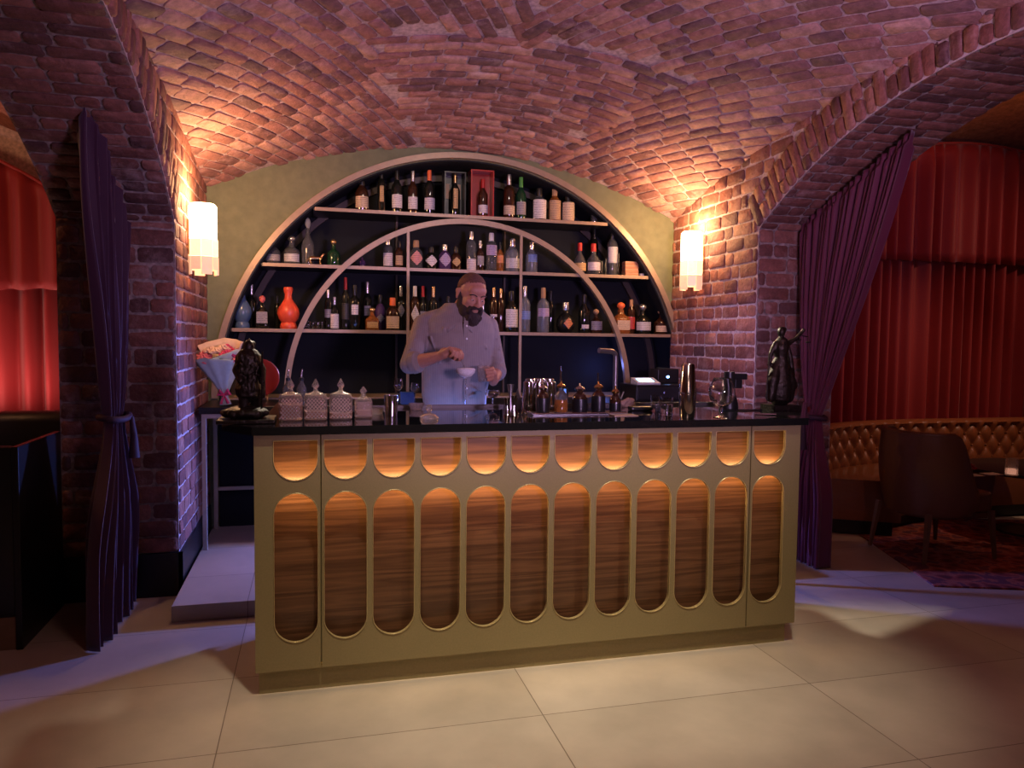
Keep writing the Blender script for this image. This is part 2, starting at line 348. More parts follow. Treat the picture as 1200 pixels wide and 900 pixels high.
# parts are given in world coordinates; build() stores them relative to the thing's base
def copy_tree(o, parent=None):
    c = o.copy(); C.objects.link(c); c.parent = parent
    for ch in list(o.children): copy_tree(ch, c)
    return c
def melt(mb, name, m, vox=.006, parent=None, sm=6, fac=.5, loc=None):
    """join overlapping closed shells into one continuous skin"""
    o = mb.build(name+'_raw', m, None, loc=loc); md = o.modifiers.new('r', 'REMESH'); md.mode = 'VOXEL'; md.voxel_size = vox; md.use_smooth_shade = True
    if sm: s = o.modifiers.new('s', 'SMOOTH'); s.iterations = sm; s.factor = fac
    dg = bpy.context.evaluated_depsgraph_get(); ev = o.evaluated_get(dg); me = bpy.data.meshes.new_from_object(ev); me.name = name
    bpy.data.objects.remove(o); me.materials.clear(); me.materials.append(m)
    me.polygons.foreach_set('use_smooth', [True]*len(me.polygons))
    q = bpy.data.objects.new(name, me); C.objects.link(q); L = Vector(loc) if loc is not None else Vector((0, 0, 0)); q.location = L
    if parent: q.parent = parent; q.location = L-WL.get(parent.name, Vector((0, 0, 0)))
    WL[q.name] = L
    return q
def arc(cx, cz, r, a0, a1, n): return [(cx+r*cos(a0+(a1-a0)*i/n), cz+r*sin(a0+(a1-a0)*i/n)) for i in range(n+1)]

# ================================================================== SETTING
ZLF = lambda y: 2.655+.30*(1-((y+.4)/3.2)**2)       # vault edge over the left wall
ZRF = lambda y: 2.600+.48*(1-((y+.4)/3.2)**2)
def vault_z(x, y):
    t = (x-XL)/(XR-XL); u = 2*t-1
    return ZLF(y)*(1-t)+ZRF(y)*t+.45*(1-u*u)
b = MB(); nx, ny = 90, 150; vs = []
for j in range(ny+1):
    for i in range(nx+1):
        x = XL-.02+(XR-XL+.04)*i/nx; y = 2.83-6.8*j/ny
        vs.append((x, y, vault_z(x, y)+.008*noise.noise((x*3, y*3, 1))))
b.add(vs, [(j*(nx+1)+i, (j+1)*(nx+1)+i, (j+1)*(nx+1)+i+1, j*(nx+1)+i+1) for j in range(ny) for i in range(nx)])
o = struct(b.build('ceiling', BR_V, smooth=60, fix=False))
def vault_pt(x, y):
    x = min(max(x, XL-.25), XR+.25); z = vault_z(x, y)+.008*noise.noise((x*3, y*3, 1)); e = .01
    n = Vector(((vault_z(x+e, y)-vault_z(x-e, y))/(2*e), (vault_z(x, y+e)-vault_z(x, y-e))/(2*e), -1)).normalized(); return Vector((x, y, z)), n
def zone(x, y):
    dx = abs(x-1.55)
    if dx < (2.8-y)*.31+.52 and y > 1.22-.06*dx: return 'mid'
    return 'left' if x < 1.45 else 'right'
bk = Bricks()
for nm, ang in (('mid', 0), ('left', radians(62)), ('right', radians(-62))):
    ca, sa = cos(ang), sin(ang)
    def S(u, v, ca=ca, sa=sa): return vault_pt(u*ca-v*sa, u*sa+v*ca)
    def keep(u, v, nm=nm, ca=ca, sa=sa):
        x, y = u*ca-v*sa, u*sa+v*ca; return XL-.12 < x < XR+.12 and -3.98 < y < 2.84 and zone(x, y) == nm
    bk.lay(S, -6, 6, lambda v: (-6+.04*sin(v*40), 6), .088, [.235, .24, .23, .215], keep, .011)
bk.build('ceiling_bricks', BV)
struct(MB().box((-5.2, -4.1, -.1), (9.2, 3.6, 0)).build('floor', FLOOR))
# raised platform behind the bar
struct(MB().box((-.50, 1.0, .0), (3.30, 2.79, .09), .004).build('trim_1', FLOOR))

# back wall: green plaster with a half-round niche
XC, ZC, RO, RI = 1.4664, 1.0766, 1.9657, 1.445
RO = 1.90; RNG = 1.925
RS = 1.9657
hw = XR-XL
top = [(XL-.05+(hw+.1)*i/40, vault_z(min(max(XL-.05+(hw+.1)*i/40, XL), XR), YB)+.12) for i in range(41)]
niche = [(x, z) for x, z in arc(XC, ZC, 1.915, 0, pi, 72)]
outer = [(XL-.05, 0), (XC-1.915, 0), (XC-1.915, ZC)]+niche[::-1][1:-1]+[(XC+1.915, ZC), (XC+1.915, 0), (XR+.05, 0)]+top[::-1]
b = MB(); b.plate(outer, [], YB+.005, YB+.40); struct(b.build('wall_back', GREEN))
struct(MB().box((XC-1.93, YB+.405, 0), (XC+1.93, YB+.45, 3.2)).build('wall_niche', NAVY))
struct(MB().box((XC-1.914, YB-.02, 0), (XC+1.914, YB+.40, .98)).build('trim_2', NAVY))

def side_wall(name, xin, xout, sg, ysp, zsp, zap):
    """brick wall along y with a segmental arch; sg = +1 when the bay lies at larger x"""
    yc = -.5; hs = ysp-yc; rise = zap-zsp; r = (hs*hs+rise*rise)/(2*rise); zc = zap-r; a = math.asin(hs/r)
    n = 48; A = [(yc+r*sin(t), zc+r*cos(t)) for t in [a-2*a*i/n for i in range(n+1)]]
    b = MB(); top = 3.55
    def q(pts, uv): b.quad(pts, uv) if sg > 0 else b.quad(pts[::-1], uv[::-1])
    def rect(x, y0, y1, z0, z1, flip=False):
        pts = [(x, y0, z0), (x, y1, z0), (x, y1, z1), (x, y0, z1)]; uv = [(y0, z0), (y1, z0), (y1, z1), (y0, z1)]
        if flip: pts, uv = pts[::-1], uv[::-1]
        b.quad(pts, uv)
    y0e, y1e = yc-hs, yc+hs
    for x, fl in ((xin, sg < 0), (xout, sg > 0)):
        rect(x, y1e, YB+.02 if x == xin else 3.3, 0, top, fl); rect(x, -4.05, y0e, 0, top, fl)
        for i in range(n):
            (ya, za), (yb, zb) = A[i], A[i+1]
            pts = [(x, yb, zb), (x, ya, za), (x, ya, top), (x, yb, top)]; uv = [(p[1], p[2]) for p in pts]
            if fl: pts, uv = pts[::-1], uv[::-1]
            b.quad(pts, uv)
    o = struct(b.build(name, BR_W)); b = MB()
    # jambs (facing along y) and intrados
    for y, s in ((y1e, -1), (y0e, 1)):
        pts = [(xin, y, 0), (xout, y, 0), (xout, y, zsp), (xin, y, zsp)]; uv = [(p[0]+.07, p[2]) for p in pts]
        b.quad(pts, uv)
    s_ = 0
    for i in range(n):
        (ya, za), (yb, zb) = A[i], A[i+1]; d = sqrt((ya-yb)**2+(za-zb)**2)
        pts = [(xin, ya, za), (xin, yb, zb), (xout, yb, zb), (xout, ya, za)]; uv = [(xin, s_), (xin, s_+d), (xout, s_+d), (xout, s_)]
        b.quad(pts, uv); s_ += d
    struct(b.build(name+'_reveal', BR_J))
    # the bricks themselves: wall face, standing ring, soffit and jambs
    w = .27; N3 = Vector((sg, 0, 0)); bk = Bricks()
    def ringY(z): q = (r+w)**2-(z-zc)**2; return sqrt(q) if q > 0 else 0
    cs, sn = cos(a), sin(a)
    def yin(z):                      # where the wall face starts beside the arch
        if z <= zsp: return hs
        return (z-zc)*sn/cs if z < zc+(r+w)*cs else ringY(z)
    Sw = lambda u, v: (Vector((xin, u, v)), N3)
    bk.lay(Sw, .26, 3.2, lambda z: (yc+yin(z)+.002, YB+.02), .098, [.25, .25, .12, .19], None, .008)
    bk.lay(Sw, .26, 3.2, lambda z: (-4.0, yc-yin(z)-.002), .098, [.25, .25, .12, .19], None, .011)
    bk.lay(Sw, zap+w+.005, 3.5, lambda z: (yc-ringY(z) if ringY(z) else -3.4, yc+ringY(z)), .098, [.25, .12], lambda u, v: sqrt((u-yc)**2+(v-zc)**2) > r+w+.02, .011)
    bk.build(name+'_bricks', BW); bk = Bricks()
    Sr = lambda u, v: (Vector((xin, yc+u*sin(v/r), zc+u*cos(v/r))), N3)
    n_ = int(round(2*a*r/.084)); st = 2*a*r/n_
    for k in range(n_):
        v0 = -a*r+k*st; c_ = r+w*TONES.choice((.5, .62, .38))
        if k % 3 == 1: bk.one(Sr, r, r+w, v0, v0+st, .017)
        else: bk.one(Sr, r, c_, v0, v0+st, .016); bk.one(Sr, c_, r+w, v0, v0+st, .017)
    bk.build(name.replace('wall', 'trim')+'_arch_bricks', BW); bk = Bricks()
    x0, x1 = min(xin, xout), max(xin, xout)
    Si = lambda u, v: (Vector((u, yc+r*sin(v/r), zc+r*cos(v/r))), Vector((0, -sin(v/r), -cos(v/r))))
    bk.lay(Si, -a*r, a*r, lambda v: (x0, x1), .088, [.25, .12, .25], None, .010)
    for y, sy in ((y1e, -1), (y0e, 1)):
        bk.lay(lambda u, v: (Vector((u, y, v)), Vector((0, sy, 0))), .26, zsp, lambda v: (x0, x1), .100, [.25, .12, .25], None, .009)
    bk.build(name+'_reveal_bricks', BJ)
    return A
side_wall('wall_left', XL, -1.15, 1, 1.47, 2.20, 2.85)
side_wall('wall_right', XR, 3.95, -1, 1.48, 2.35, 2.95)
struct(MB().box((-5.2, -4.1, 0), (9.2, -4.0, 3.7)).build('wall_front', GREEN))
# black skirting round the left pier
b = MB(); b.box((-1.15, 1.45, 0), (XL+.02, 1.475, .26)); b.box((XL, 1.45, 0), (XL+.02, YB, .26)); struct(b.build('baseboard_left', BLACKW))
b = MB(); b.box((XR-.02, 1.455, 0), (3.95, 1.48, .26)); b.box((XR-.02, 1.455, 0), (XR, YB, .26)); struct(b.build('baseboard_right', BLACKW))

def room(nm, x0, x1, xa, zs, za, yb):
    """side room under a shallow groined vault"""
    b = MB(); n, m = 40, 60; vs = []; uv = []; h = max(abs(x0-xa), abs(x1-xa))
    for i in range(n+1):
        x = x0+(x1-x0)*i/n
        for k in range(m+1):
            y = -4+(yb+4)*k/m; u = (x-xa)/h; z = zs+(za-zs)*(1-u*u)+.50*max(0, 1-((y+.4)/(yb+.4))**2); vs.append((x, y, z)); uv.append((y*.8+x*.6, x*.8-y*.6))
    b.add(vs, [(i*(m+1)+k, i*(m+1)+k+1, (i+1)*(m+1)+k+1, (i+1)*(m+1)+k) for i in range(n) for k in range(m)], uv); struct(b.build('ceiling_'+nm, BR_A, smooth=60))
    b = MB(); b.quad([(x0, yb, 0), (x1, yb, 0), (x1, yb, 3.8), (x0, yb, 3.8)], [(x0, 0), (x1, 0), (x1, 3.8), (x0, 3.8)]); struct(b.build('wall_%s_room' % nm, BR_W))
    xo = x1 if abs(x1) > abs(x0) else x0
    b = MB(); b.quad([(xo, -4, 0), (xo, yb, 0), (xo, yb, 3.8), (xo, -4, 3.8)], [(-4, 0), (yb, 0), (yb, 3.8), (-4, 3.8)]); struct(b.build('wall_%s_room_side' % nm, BR_W))
room('right', 3.9, 9.0, 6.6, 2.55, 3.66, 3.3)
room('left', -5.0, -1.1, -2.9, 2.35, 3.25, 3.1)

# ================================================================== CURTAINS
def cloth(rows, nfold, amp, nrm, name, m, parent=None, nu=240, phase=0, thick=.004, jit=.3, loc=None):
    """rows: list of (A, B, amp_scale); pleats run down between the rows' ends"""
    vs = []; rr = random.Random(hash(name) % 99 if False else int(nfold*7)); ph = [rr.uniform(-jit, jit) for _ in range(int(nfold)+3)]
    nrm = Vector(nrm)
    for j, (A, B, s) in enumerate(rows):
        A, B = Vector(A), Vector(B)
        for i in range(nu+1):
            u = i/nu; k = u*nfold; q = ph[int(k)]*(1-k % 1)+ph[int(k)+1]*(k % 1)
            w = sin(2*pi*(k+q)+phase+.25*sin(j*.12+k)); w2 = .35*sin(4*pi*(k+q)*.63+j*.05+1.3)
            vs.append(A.lerp(B, u+.25/nfold*.5*cos(2*pi*(k+q))*min(1, s))+nrm*amp*s*(w+w2))
    b = MB(); n1 = nu+1
    b.add(vs, [(j*n1+i, j*n1+i+1, (j+1)*n1+i+1, (j+1)*n1+i) for j in range(len(rows)-1) for i in range(nu)])
    o = b.build(name, m, parent, smooth=80, loc=loc, fix=False)
    md = o.modifiers.new('t', 'SOLIDIFY'); md.thickness = thick
    return o
def ss(t): t = min(max(t, 0), 1); return t*t*(3-2*t)
def tied(name, m, X, ytl, ztl, ytr, ztr, yt, wt, zt, y0, y1, label, cat, lab_tie, nf, xside):
    """curtain hung from an arch at X; top edge from (ytl,ztl) to (ytr,ztr), gathered at (yt,zt), falling to y0..y1"""
    base = Vector((X, yt, 0)); t = empty(name, base, label, cat)
    rows = []; n = 60
    for j in range(n+1):
        v = j/n; e = ss(v)**.85
        # the pier side falls almost straight, the free side sweeps in
        za = ztl+(zt-ztl)*v; zb = ztr+(zt-ztr)*v
        ya = ytl+(yt+wt/2*(1 if ytl > ytr else -1)-ytl)*(v**2.4); yb = ytr+(yt-wt/2*(1 if ytl > ytr else -1)-ytr)*(v**1.15)
        sc = 1.0*(1-v)**.5*.75+.45 if v > .04 else .55
        rows.append(((X, ya, za), (X, yb, zb), sc*(1.0 if nf < 12 else .72)))
    cloth(rows, nf, .042, (1, 0, 0), 'drape', m, t, loc=base)
    rows = []
    for j in range(31):
        v = j/30; w = wt*.9+(abs(y1-y0)-wt)*ss(min(1, v*1.6)); c = yt+((y0+y1)/2-yt)*ss(v); z = zt*(1-v)+.005
        sg = 1 if ytl > ytr else -1
        rows.append(((X, c+sg*w/2, z), (X, c-sg*w/2, z), .5+.5*ss(v*2)))
    cloth(rows, nf, .05, (1, 0, 0), 'drape_tail', m, t, loc=base, phase=1)
    b = MB(); n = 26; ring = [(X+.070*cos(2*pi*k/n), yt+(wt/2+.018)*sin(2*pi*k/n), zt+.02*sin(4*pi*k/n)*.3) for k in range(n+1)]
    b.tube(ring, .018, 8, False); b.tube([(X+xside*.085, yt, zt), (X+xside*.10, yt-.02, zt-.10), (X+xside*.10, yt-.02, zt-.22)], [.012, .018, .03], 8)
    k = b.build('tieback', mat('dark_cord', (.03, .008, .02), .7), t, smooth=50, loc=base); k['label'] = lab_tie
    b = MB(); m_ = 14; pts = [(X, ytl+(ytr-ytl)*i/m_, ztl+(ztr-ztl)*i/m_+.10*sin(pi*i/m_)*.35) for i in range(m_+1)]
    return t
tied('tied_curtain', PURPLE, 3.62, 1.44, 2.38, .40, 2.79, 1.22, .12, 1.03, 1.42, 1.06, 'plum velvet curtain gathered at waist height in the right brick arch, beside the bar end', 'curtain', 'dark cord tieback with hanging tassel', 19, -1)
tied('tied_curtain', PURPLE2, -.80, 1.42, 2.22, .72, 2.66, 1.17, .20, 1.10, 1.42, .66, 'dark violet curtain tied back in the left brick arch in front of the brick pier', 'curtain', 'dark cord tieback with hanging tassel', 9, 1)
# dark heading board of the left curtain
def red_curtain(nm, x0, x1, y, ztop, zval, zbot, nf, label, m):
    base = Vector(((x0+x1)/2, y, 0)); t = empty('red_curtain', base, label, 'curtain')
    n = 30
    def zt(x): return ztop(x)
    rows = []
    nu = 500
    # drape hung behind the valance
    def field(za, zb, yy, amp, nfold, name, nr):
        vs = []; rr = random.Random(nfold); ph = [rr.uniform(-.3, .3) for _ in range(nfold+3)]
        for j in range(nr+1):
            v = j/nr
            for i in range(nu+1):
                u = i/nu; x = x0+(x1-x0)*u; k = u*nfold; q = ph[int(k)]*(1-k % 1)+ph[int(k)+1]*(k % 1)
                s = .35+.65*min(1, v*6)
                w = sin(2*pi*(k+q))+.4*sin(4*pi*(k+q)*.55+.3*v)
                z = za(x)+(zb(x)-za(x))*v
                vs.append((x, yy+amp*s*w, z+(.012*w if j == nr else 0)))
        b = MB(); b.add(vs, [(j*(nu+1)+i, j*(nu+1)+i+1, (j+1)*(nu+1)+i+1, (j+1)*(nu+1)+i) for j in range(nr) for i in range(nu)])
        o = b.build(name, m, t, smooth=80, loc=base, fix=False); md = o.modifiers.new('t', 'SOLIDIFY'); md.thickness = .004; return o
    field(lambda x: zt(x)-.06, lambda x: zbot, y, .055, nf, 'drape', 24)
    field(zt, zval, y-.14, .045, int(nf*.8), 'valance', 12)
    b = MB(); b.tube([(x0+(x1-x0)*i/40, y-.15, zt(x0+(x1-x0)*i/40)) for i in range(41)], .012, 8); b.build('heading_tape', m, t, smooth=60, loc=base)
    return t
red_curtain('r', 4.0, 8.9, 3.14, lambda x: 2.62+.95*(1-((x-6.75)/2.7)**2), lambda x: 2.38, .02, 34, 'long pleated red velvet curtain with a valance behind the tufted sofa', RED)
red_curtain('l', -4.9, -1.22, 3.0, lambda x: 2.30+.72*(1-((x+2.95)/1.78)**2), lambda x: 1.84+.03*sin(x*3), .02, 20, 'bright red pleated curtain with a valance behind the black booth, at left edge', RED)

# ================================================================== THE BAR COUNTER
BL = 2.639
bar = empty('bar_counter', (BL/2, .4, 0), 'olive-gold bar counter with two rows of lit arched walnut windows under a black stone top', 'bar counter')
bl = Vector((BL/2, .4, 0))
colx = [.1693+.2084*i for i in range(12)]
def win(c):
    r = .0915; a = [(c-r, 1.104), (c+r, 1.104)] + [(c+r*cos(-t), 1.019+r*sin(-t)) for t in [pi*k/24 for k in range(0, 25)]]
    # top window: flat head, round foot
    top = [(c-r, 1.104)]+[(c-r*cos(t), 1.0225-r*sin(t)) for t in [pi*k/24 for k in range(25)]]+[(c+r, 1.104)]
    z1, z0 = .877-r, .226+r
    tall = [(c+r*cos(t), z1+r*sin(t)) for t in [pi*k/24 for k in range(25)]]+[(c-r*cos(t), z0-r*sin(t)) for t in [pi*k/24 for k in range(25)]]
    return [top, tall]
s1, s2 = (colx[0]+colx[1])/2, (colx[10]+colx[11])/2
for nm, x0, x1, cs, (ya, yb) in (('front_panel', 0, s1-.003, colx[:1], (0, .018)), ('front_panel', s1+.003, s2-.003, colx[1:11], (0, .018)), ('front_panel', s2+.003, BL, colx[11:], (0, .018))):
    holes = [w for c in cs for w in win(c)]
    b = MB().plate([(x0, .105), (x1, .105), (x1, 1.130), (x0, 1.130)], holes, ya, yb)
    pn = b.build(nm, PANEL, bar, loc=bl)
    # thin raised beads round each window
    b = MB()
    for h in holes:
        pts = [Vector((x, -.001, z)) for x, z in h]; pts.append(pts[0]); b.tube(pts, .0022, 6, False)
    b.build('window_bead', mat('gold_bead', (.50, .40, .20), .3, .4), pn, loc=bl)
MB().box((.021, .078, .105), (BL-.021, .090, 1.128)).build('walnut_panel', WALNUT, bar, loc=bl)
MB().box((0, .0185, .105), (.02, .76, 1.13)).build('side_panel', PANEL, bar, loc=bl); MB().box((BL-.02, .0185, .105), (BL, .76, 1.13)).build('side_panel', PANEL, bar, loc=bl)
MB().box((.012, .028, 0), (BL-.036, .70, .1045), .002).build('toe_kick', PANEL, bar, loc=bl)
MB().box((.021, .091, .12), (BL-.021, .74, 1.127)).build('carcass', BLACKW, bar, loc=bl)
for q in (s1, s2): MB().box((q-.006, .0183, .12), (q+.006, .0205, 1.128)).build('seam_strip', PANEL, bar, loc=bl)
led = mat('led_warm', (1, .7, .4), .5, emis=(1, .50, .17), es=12)
b = MB(); b.box((.03, .0215, .897), (BL-.03, .0235, .911)); b.build('led_strip', led, bar, loc=bl)
lamp('bar_led_lamp', 'AREA', (BL/2, .026, .910), 7.0, (1, .60, .24), BL-.1, (BL/2, .044, .955), sy=.008)
lamp('bar_led_lamp', 'AREA', (BL/2, .026, .898), 7.0, (1, .60, .24), BL-.1, (BL/2, .044, .853), sy=.008)
poly = [(-.005, -.022), (2.668, -.022), (3.05, .52), (3.29, .80), (3.29, 1.02), (2.6, .78), (-.145, .78), (-.145, .18)]
MB().prism(poly, 1.1305, 1.166).build('stone_top', STONE, bar, loc=bl)
MB().lathe((3.17, .86, 0), [(.05, 0), (.05, .008), (.022, .012), (.022, 1.118), (.05, 1.122), (.05, 1.13)], 20).build('support_post', BRUSH, bar, smooth=40, loc=bl)
MB().box((.0, .785, 1.085), (2.6, .80, 1.182), .003).build('steel_rail', mat('dull_steel', (.10, .09, .09), .5, .6), bar, loc=bl)
MB().box((.0, .802, 1.06), (2.6, 1.0, 1.13), .003).build('steel_worktop', BRUSH, bar, loc=bl)

# ================================================================== ARCHED SHELVES
S = [2.538, 2.098, 1.597]
shl = empty('arched_shelf_unit', (XC, YB, ZC), 'bronze framed half-round shelf unit with an inner arch, filled with bottles, on the green wall', 'shelf unit'); sl = Vector((XC, YB, ZC))
def ring(name, r, w, y0, y1, m, a0=0, a1=pi):
    o_ = arc(XC, ZC, r+w/2, a0, a1, 80); i_ = arc(XC, ZC, r-w/2, a1, a0, 80)
    b = MB(); n = len(o_); vs = []; fs = []
    for k in range(n):
        (xo, zo), (xi, zi) = o_[k], i_[n-1-k]
        vs += [(xo, y0, zo), (xi, y0, zi), (xi, y1, zi), (xo, y1, zo)]
    for k in range(n-1):
        q = 4*k
        for e in range(4): fs.append((q+e, q+(e+1) % 4, q+4+(e+1) % 4, q+4+e))
    fs += [(0, 1, 2, 3), (4*n-4, 4*n-1, 4*n-2, 4*n-3)]
    b.add(vs, fs); return b.build(name, m, shl, smooth=40, loc=sl)
RF = 1.943
ring('outer_arch', RF, .045, YB-.045, YB+.004, BRONZE)
ring('niche_lining', 1.9085, .010, YB+.004, YB+.398, NAVY)
ring('rear_arch', 1.84, .05, YB+.36, YB+.398, mat('dark_bronze_paint', (.08, .06, .05), .5, .3))
ring('inner_arch', 1.42, .042, YB-.035, YB+.01, BRONZE)
for z in S:
    h = sqrt(1.902**2-(z-ZC)**2)
    MB().box((XC-h, YB-.005, z-.014), (XC+h, YB+.39, z+.010)).build('shelf_board', BLACKW, shl, loc=sl)
    hh = h-.012
    MB().box((XC-hh, YB-.020, z-.015), (XC+hh, YB-.0055, z+.0115), .001).build('shelf_edge', BRONZE, shl, loc=sl)
MB().box((XC-1.90, YB-.03, ZC-.03), (XC+1.90, YB+.39, ZC+.0), .002).build('bottom_ledge', BRONZE, shl, loc=sl)
for x in (.979, 1.911):
    zt = ZC+sqrt(1.41**2-(x-XC)**2)
    MB().box((x-.011, YB-.034, ZC), (x+.011, YB-.021, zt)).build('upright', BRONZE, shl, loc=sl)
for x in (.93, 1.87):
    MB().box((x-.008, YB+.36, ZC), (x+.008, YB+.39, ZC+1.6)).build('rear_upright', mat('dark_bronze_paint', (0, 0, 0)), shl, loc=sl)

# ================================================================== BOTTLES
PROF = {
 'std': [(.05, 0), (.96, .0), (1, .015), (1, .56), (.93, .61), (.55, .70), (.36, .76), (.34, .90)],
 'wine': [(.05, 0), (.96, .0), (1, .012), (1, .60), (.90, .67), (.45, .74), (.36, .78), (.34, .90)],
 'slim': [(.05, 0), (.97, 0), (1, .01), (1, .66), (.8, .74), (.42, .80), (.40, .90)],
 'squat': [(.05, 0), (.97, 0), (1, .02), (1, .42), (.90, .50), (.45, .60), (.30, .66), (.30, .78)],
 'round': [(.05, 0), (.55, 0), (.62, .02), (.85, .10), (1, .25), (.96, .40), (.7, .52), (.40, .60), (.32, .66), (.32, .84)],
 'gin': [(.05, 0), (.96, 0), (1, .02), (1, .46), (.96, .56), (.72, .66), (.42, .72), (.38, .88)],
 'gourd': [(.05, 0), (.70, 0), (.78, .04), (.70, .11), (.62, .14), (.86, .22), (1, .33), (.92, .44), (.62, .55), (.36, .64), (.32, .74), (.42, .82), (.44, .86), (.36, .90)],
 'jar': [(.05, 0), (.95, 0), (1, .02), (1, .94), (.92, .96)],
}
CAPM = {'black': mat('black_cap', (.012, .012, .012), .3), 'silver': mat('silver_cap', (.7, .7, .7), .25, .9), 'gold': mat('gold_cap', (.75, .5, .22), .25, .9), 'red': mat('red_cap', (.55, .03, .02), .4),
 'orange': mat('orange_cap', (.85, .17, .05), .4), 'white': mat('white_cap', (.8, .77, .72), .4), 'green': mat('green_cap', (.06, .26, .05), .4), 'cork': mat('cork', (.42, .25, .13), .7), 'glass': mat('stopper_glass', (.6, .6, .62), .06, 0, .6), 'pink': mat('pink_wax', (.75, .16, .14), .4)}
GLM = {'dark': DARKG, 'brown': BROWNG, 'clear': CLEARB, 'amber': AMBER, 'blue': mat('blue_glaze', (.08, .14, .24), .25, coat=.4), 'redg': mat('coral_glaze', (.80, .10, .045), .35, coat=.3), 'green': mat('green_glass', (.015, .07, .03), .06, 0, .4),
 'violet': mat('violet_glass', (.10, .05, .16), .08, 0, .3), 'gold': BRASS, 'frost': mat('frosted_glass', (.30, .32, .38), .2, 0, .6), 'black': mat('black_ceramic', (.01, .01, .01), .25)}
LABC = {'cream': (.62, .48, .33), 'white': (.72, .68, .68), 'tan': (.50, .33, .19), 'pale': (.66, .60, .64), 'orange': (.70, .24, .08), 'red': (.45, .04, .03), 'blue': (.16, .25, .55), 'grey': (.32, .30, .32), 'pink': (.72, .30, .28), 'gold': (.55, .36, .14), 'black': (.03, .03, .03), 'lilac': (.45, .36, .56), 'silver': (.55, .55, .58)}
def bottle(px, zs, ytop, wpx, kind, glass, cap, lab, fr, text, grp, y=None, name='liquor_bottle', cat='bottle', ybase=None, shape='round'):
    y = YB+.11 if y is None else y
    base = aY(px, 400, y)
    base = aY(px, 450-(zs-CAM.z)*0-0, y)
    # x at this height
    for _ in range(3):
        v0 = 450
        lo, hi = 100, 800
        for _ in range(30):
            v0 = (lo+hi)/2
            if aY(px, v0, y).z > zs: lo = v0
            else: hi = v0
    p0 = aY(px, v0, y); x = p0.x; h = aY(px, ytop, y).z-zs; w = (aY(px+wpx/2, v0, y)-aY(px-wpx/2, v0, y)).x*1.06; r = w/2
    L = Vector((x, y, zs)); t = empty(name, L, text, cat, grp)
    prof = [(max(a*r, .001), z*h) for a, z in PROF[kind]]
    sq = 6 if shape == 'square' else 0
    n = 24
    MB().lathe(L, prof, n, pw=sq).build('glass_body', GLM[glass], t, smooth=40, loc=L)
    tr, tz = prof[-1]
    if cap:
        if cap in ('glass',) or (kind == 'squat'):
            MB().lathe(L+Vector((0, 0, tz)), [(tr*.7, 0), (tr*.8, .01*h), (r*.42, .05*h), (r*.50, .11*h), (r*.40, .17*h), (r*.12, .215*h)], 14).build('stopper', CAPM[cap], t, smooth=50, loc=L)
        elif kind == 'jar': MB().lathe(L+Vector((0, 0, tz)), [(tr*1.02, 0), (tr*1.02, .04*h)], 18).build('lid', CAPM[cap], t, smooth=30, loc=L)
        else: MB().lathe(L+Vector((0, 0, tz-.14*h)), [(tr*1.12, 0), (tr*1.18, .004), (tr*1.14, .20*h), (tr*1.05, .236*h), (tr*.4, .24*h)], 16).build('cap', CAPM[cap], t, smooth=30, loc=L)
    if lab:
        z0, z1 = fr[0]*h, fr[1]*h; b = MB(); m = 10; half = fr[2] if len(fr) > 2 else 1.15
        dia = len(fr) > 3
        if sq: 
            b.box((x-r*.80, y-r*1.02, zs+z0), (x+r*.80, y-r*.995, zs+z1))
        else:
            vs = []; fs = []
            for k in range(m+1):
                a = -pi/2-half+2*half*k/m; q = abs(2*k/m-1)
                zz0 = z0+(z1-z0)*.5*q if dia else z0; zz1 = z1-(z1-z0)*.5*q if dia else z1
                for rr in (1.003, 1.03):
                    for z in (zz0, max(zz1, zz0+.001)): vs.append((x+r*rr*cos(a), y+r*rr*sin(a), zs+z))
            for k in range(m):
                q = 4*k; fs += [(q+2, q+3, q+7, q+6), (q, q+4, q+5, q+1), (q+1, q+5, q+7, q+3), (q, q+2, q+6, q+4)]
            fs += [(0, 1, 3, 2), (4*m, 4*m+2, 4*m+3, 4*m+1)]
            b.add(vs, fs)
        b.build('paper_label', label_mat('label_'+lab, LABC[lab]), t, loc=L)
    return t
Z1, Z2, Z3 = S[0]+.011, S[1]+.011, S[2]+.011
G1, G2, G3 = 'bottles on the top shelf', 'bottles on the middle shelf', 'bottles on the lowest bottle shelf'
TOPS = [
 (424, 207, 15, 'gin', 'brown', 'black', 'cream', (.10, .42), 'squat dark bottle with a wide cream label, leftmost on the top shelf'),
 (447, 199, 9, 'slim', 'dark', 'black', 'gold', (.25, .62, .5), 'thin dark bottle with gold lettering strip, second from left on the top shelf'),
 (465, 198, 12, 'std', 'dark', 'black', 'white', (.12, .42), 'black capped dark bottle with white label, third from left on the top shelf'),
 (483.5, 200.5, 11, 'std', 'brown', 'silver', 'white', (.12, .40), 'silver capped dark bottle with white label on the top shelf'),
 (503, 199.5, 12, 'wine', 'dark', 'orange', 'pale', (.12, .38), 'dark bottle with orange red cap and pale label on the top shelf'),
 (596, 204.5, 13, 'wine', 'brown', 'silver', 'cream', (.10, .30), 'brown bottle with silver neck just right of the red box on the top shelf'),
 (610, 207.5, 11, 'std', 'green', 'green', 'grey', (.12, .42), 'green necked bottle with greyish label on the top shelf'),
 (631.5, 220, 15, 'gin', 'clear', 'black', 'white', (.06, .62), 'short wide bottle almost covered by a big white label on the top shelf'),
 (649.5, 219, 13, 'gin', 'amber', 'cork', 'tan', (.06, .60), 'bottle with tall tan label, second from right on the top shelf'),
 (665, 229, 14, 'gin', 'clear', 'black', 'cream', (.06, .72), 'short bottle with cream label, last of the labelled ones on the top shelf'),
 (696, 246, 7, 'slim', 'clear', 'glass', None, 0, 'tiny clear bottle with ball stopper, alone at the right end of the top shelf')]
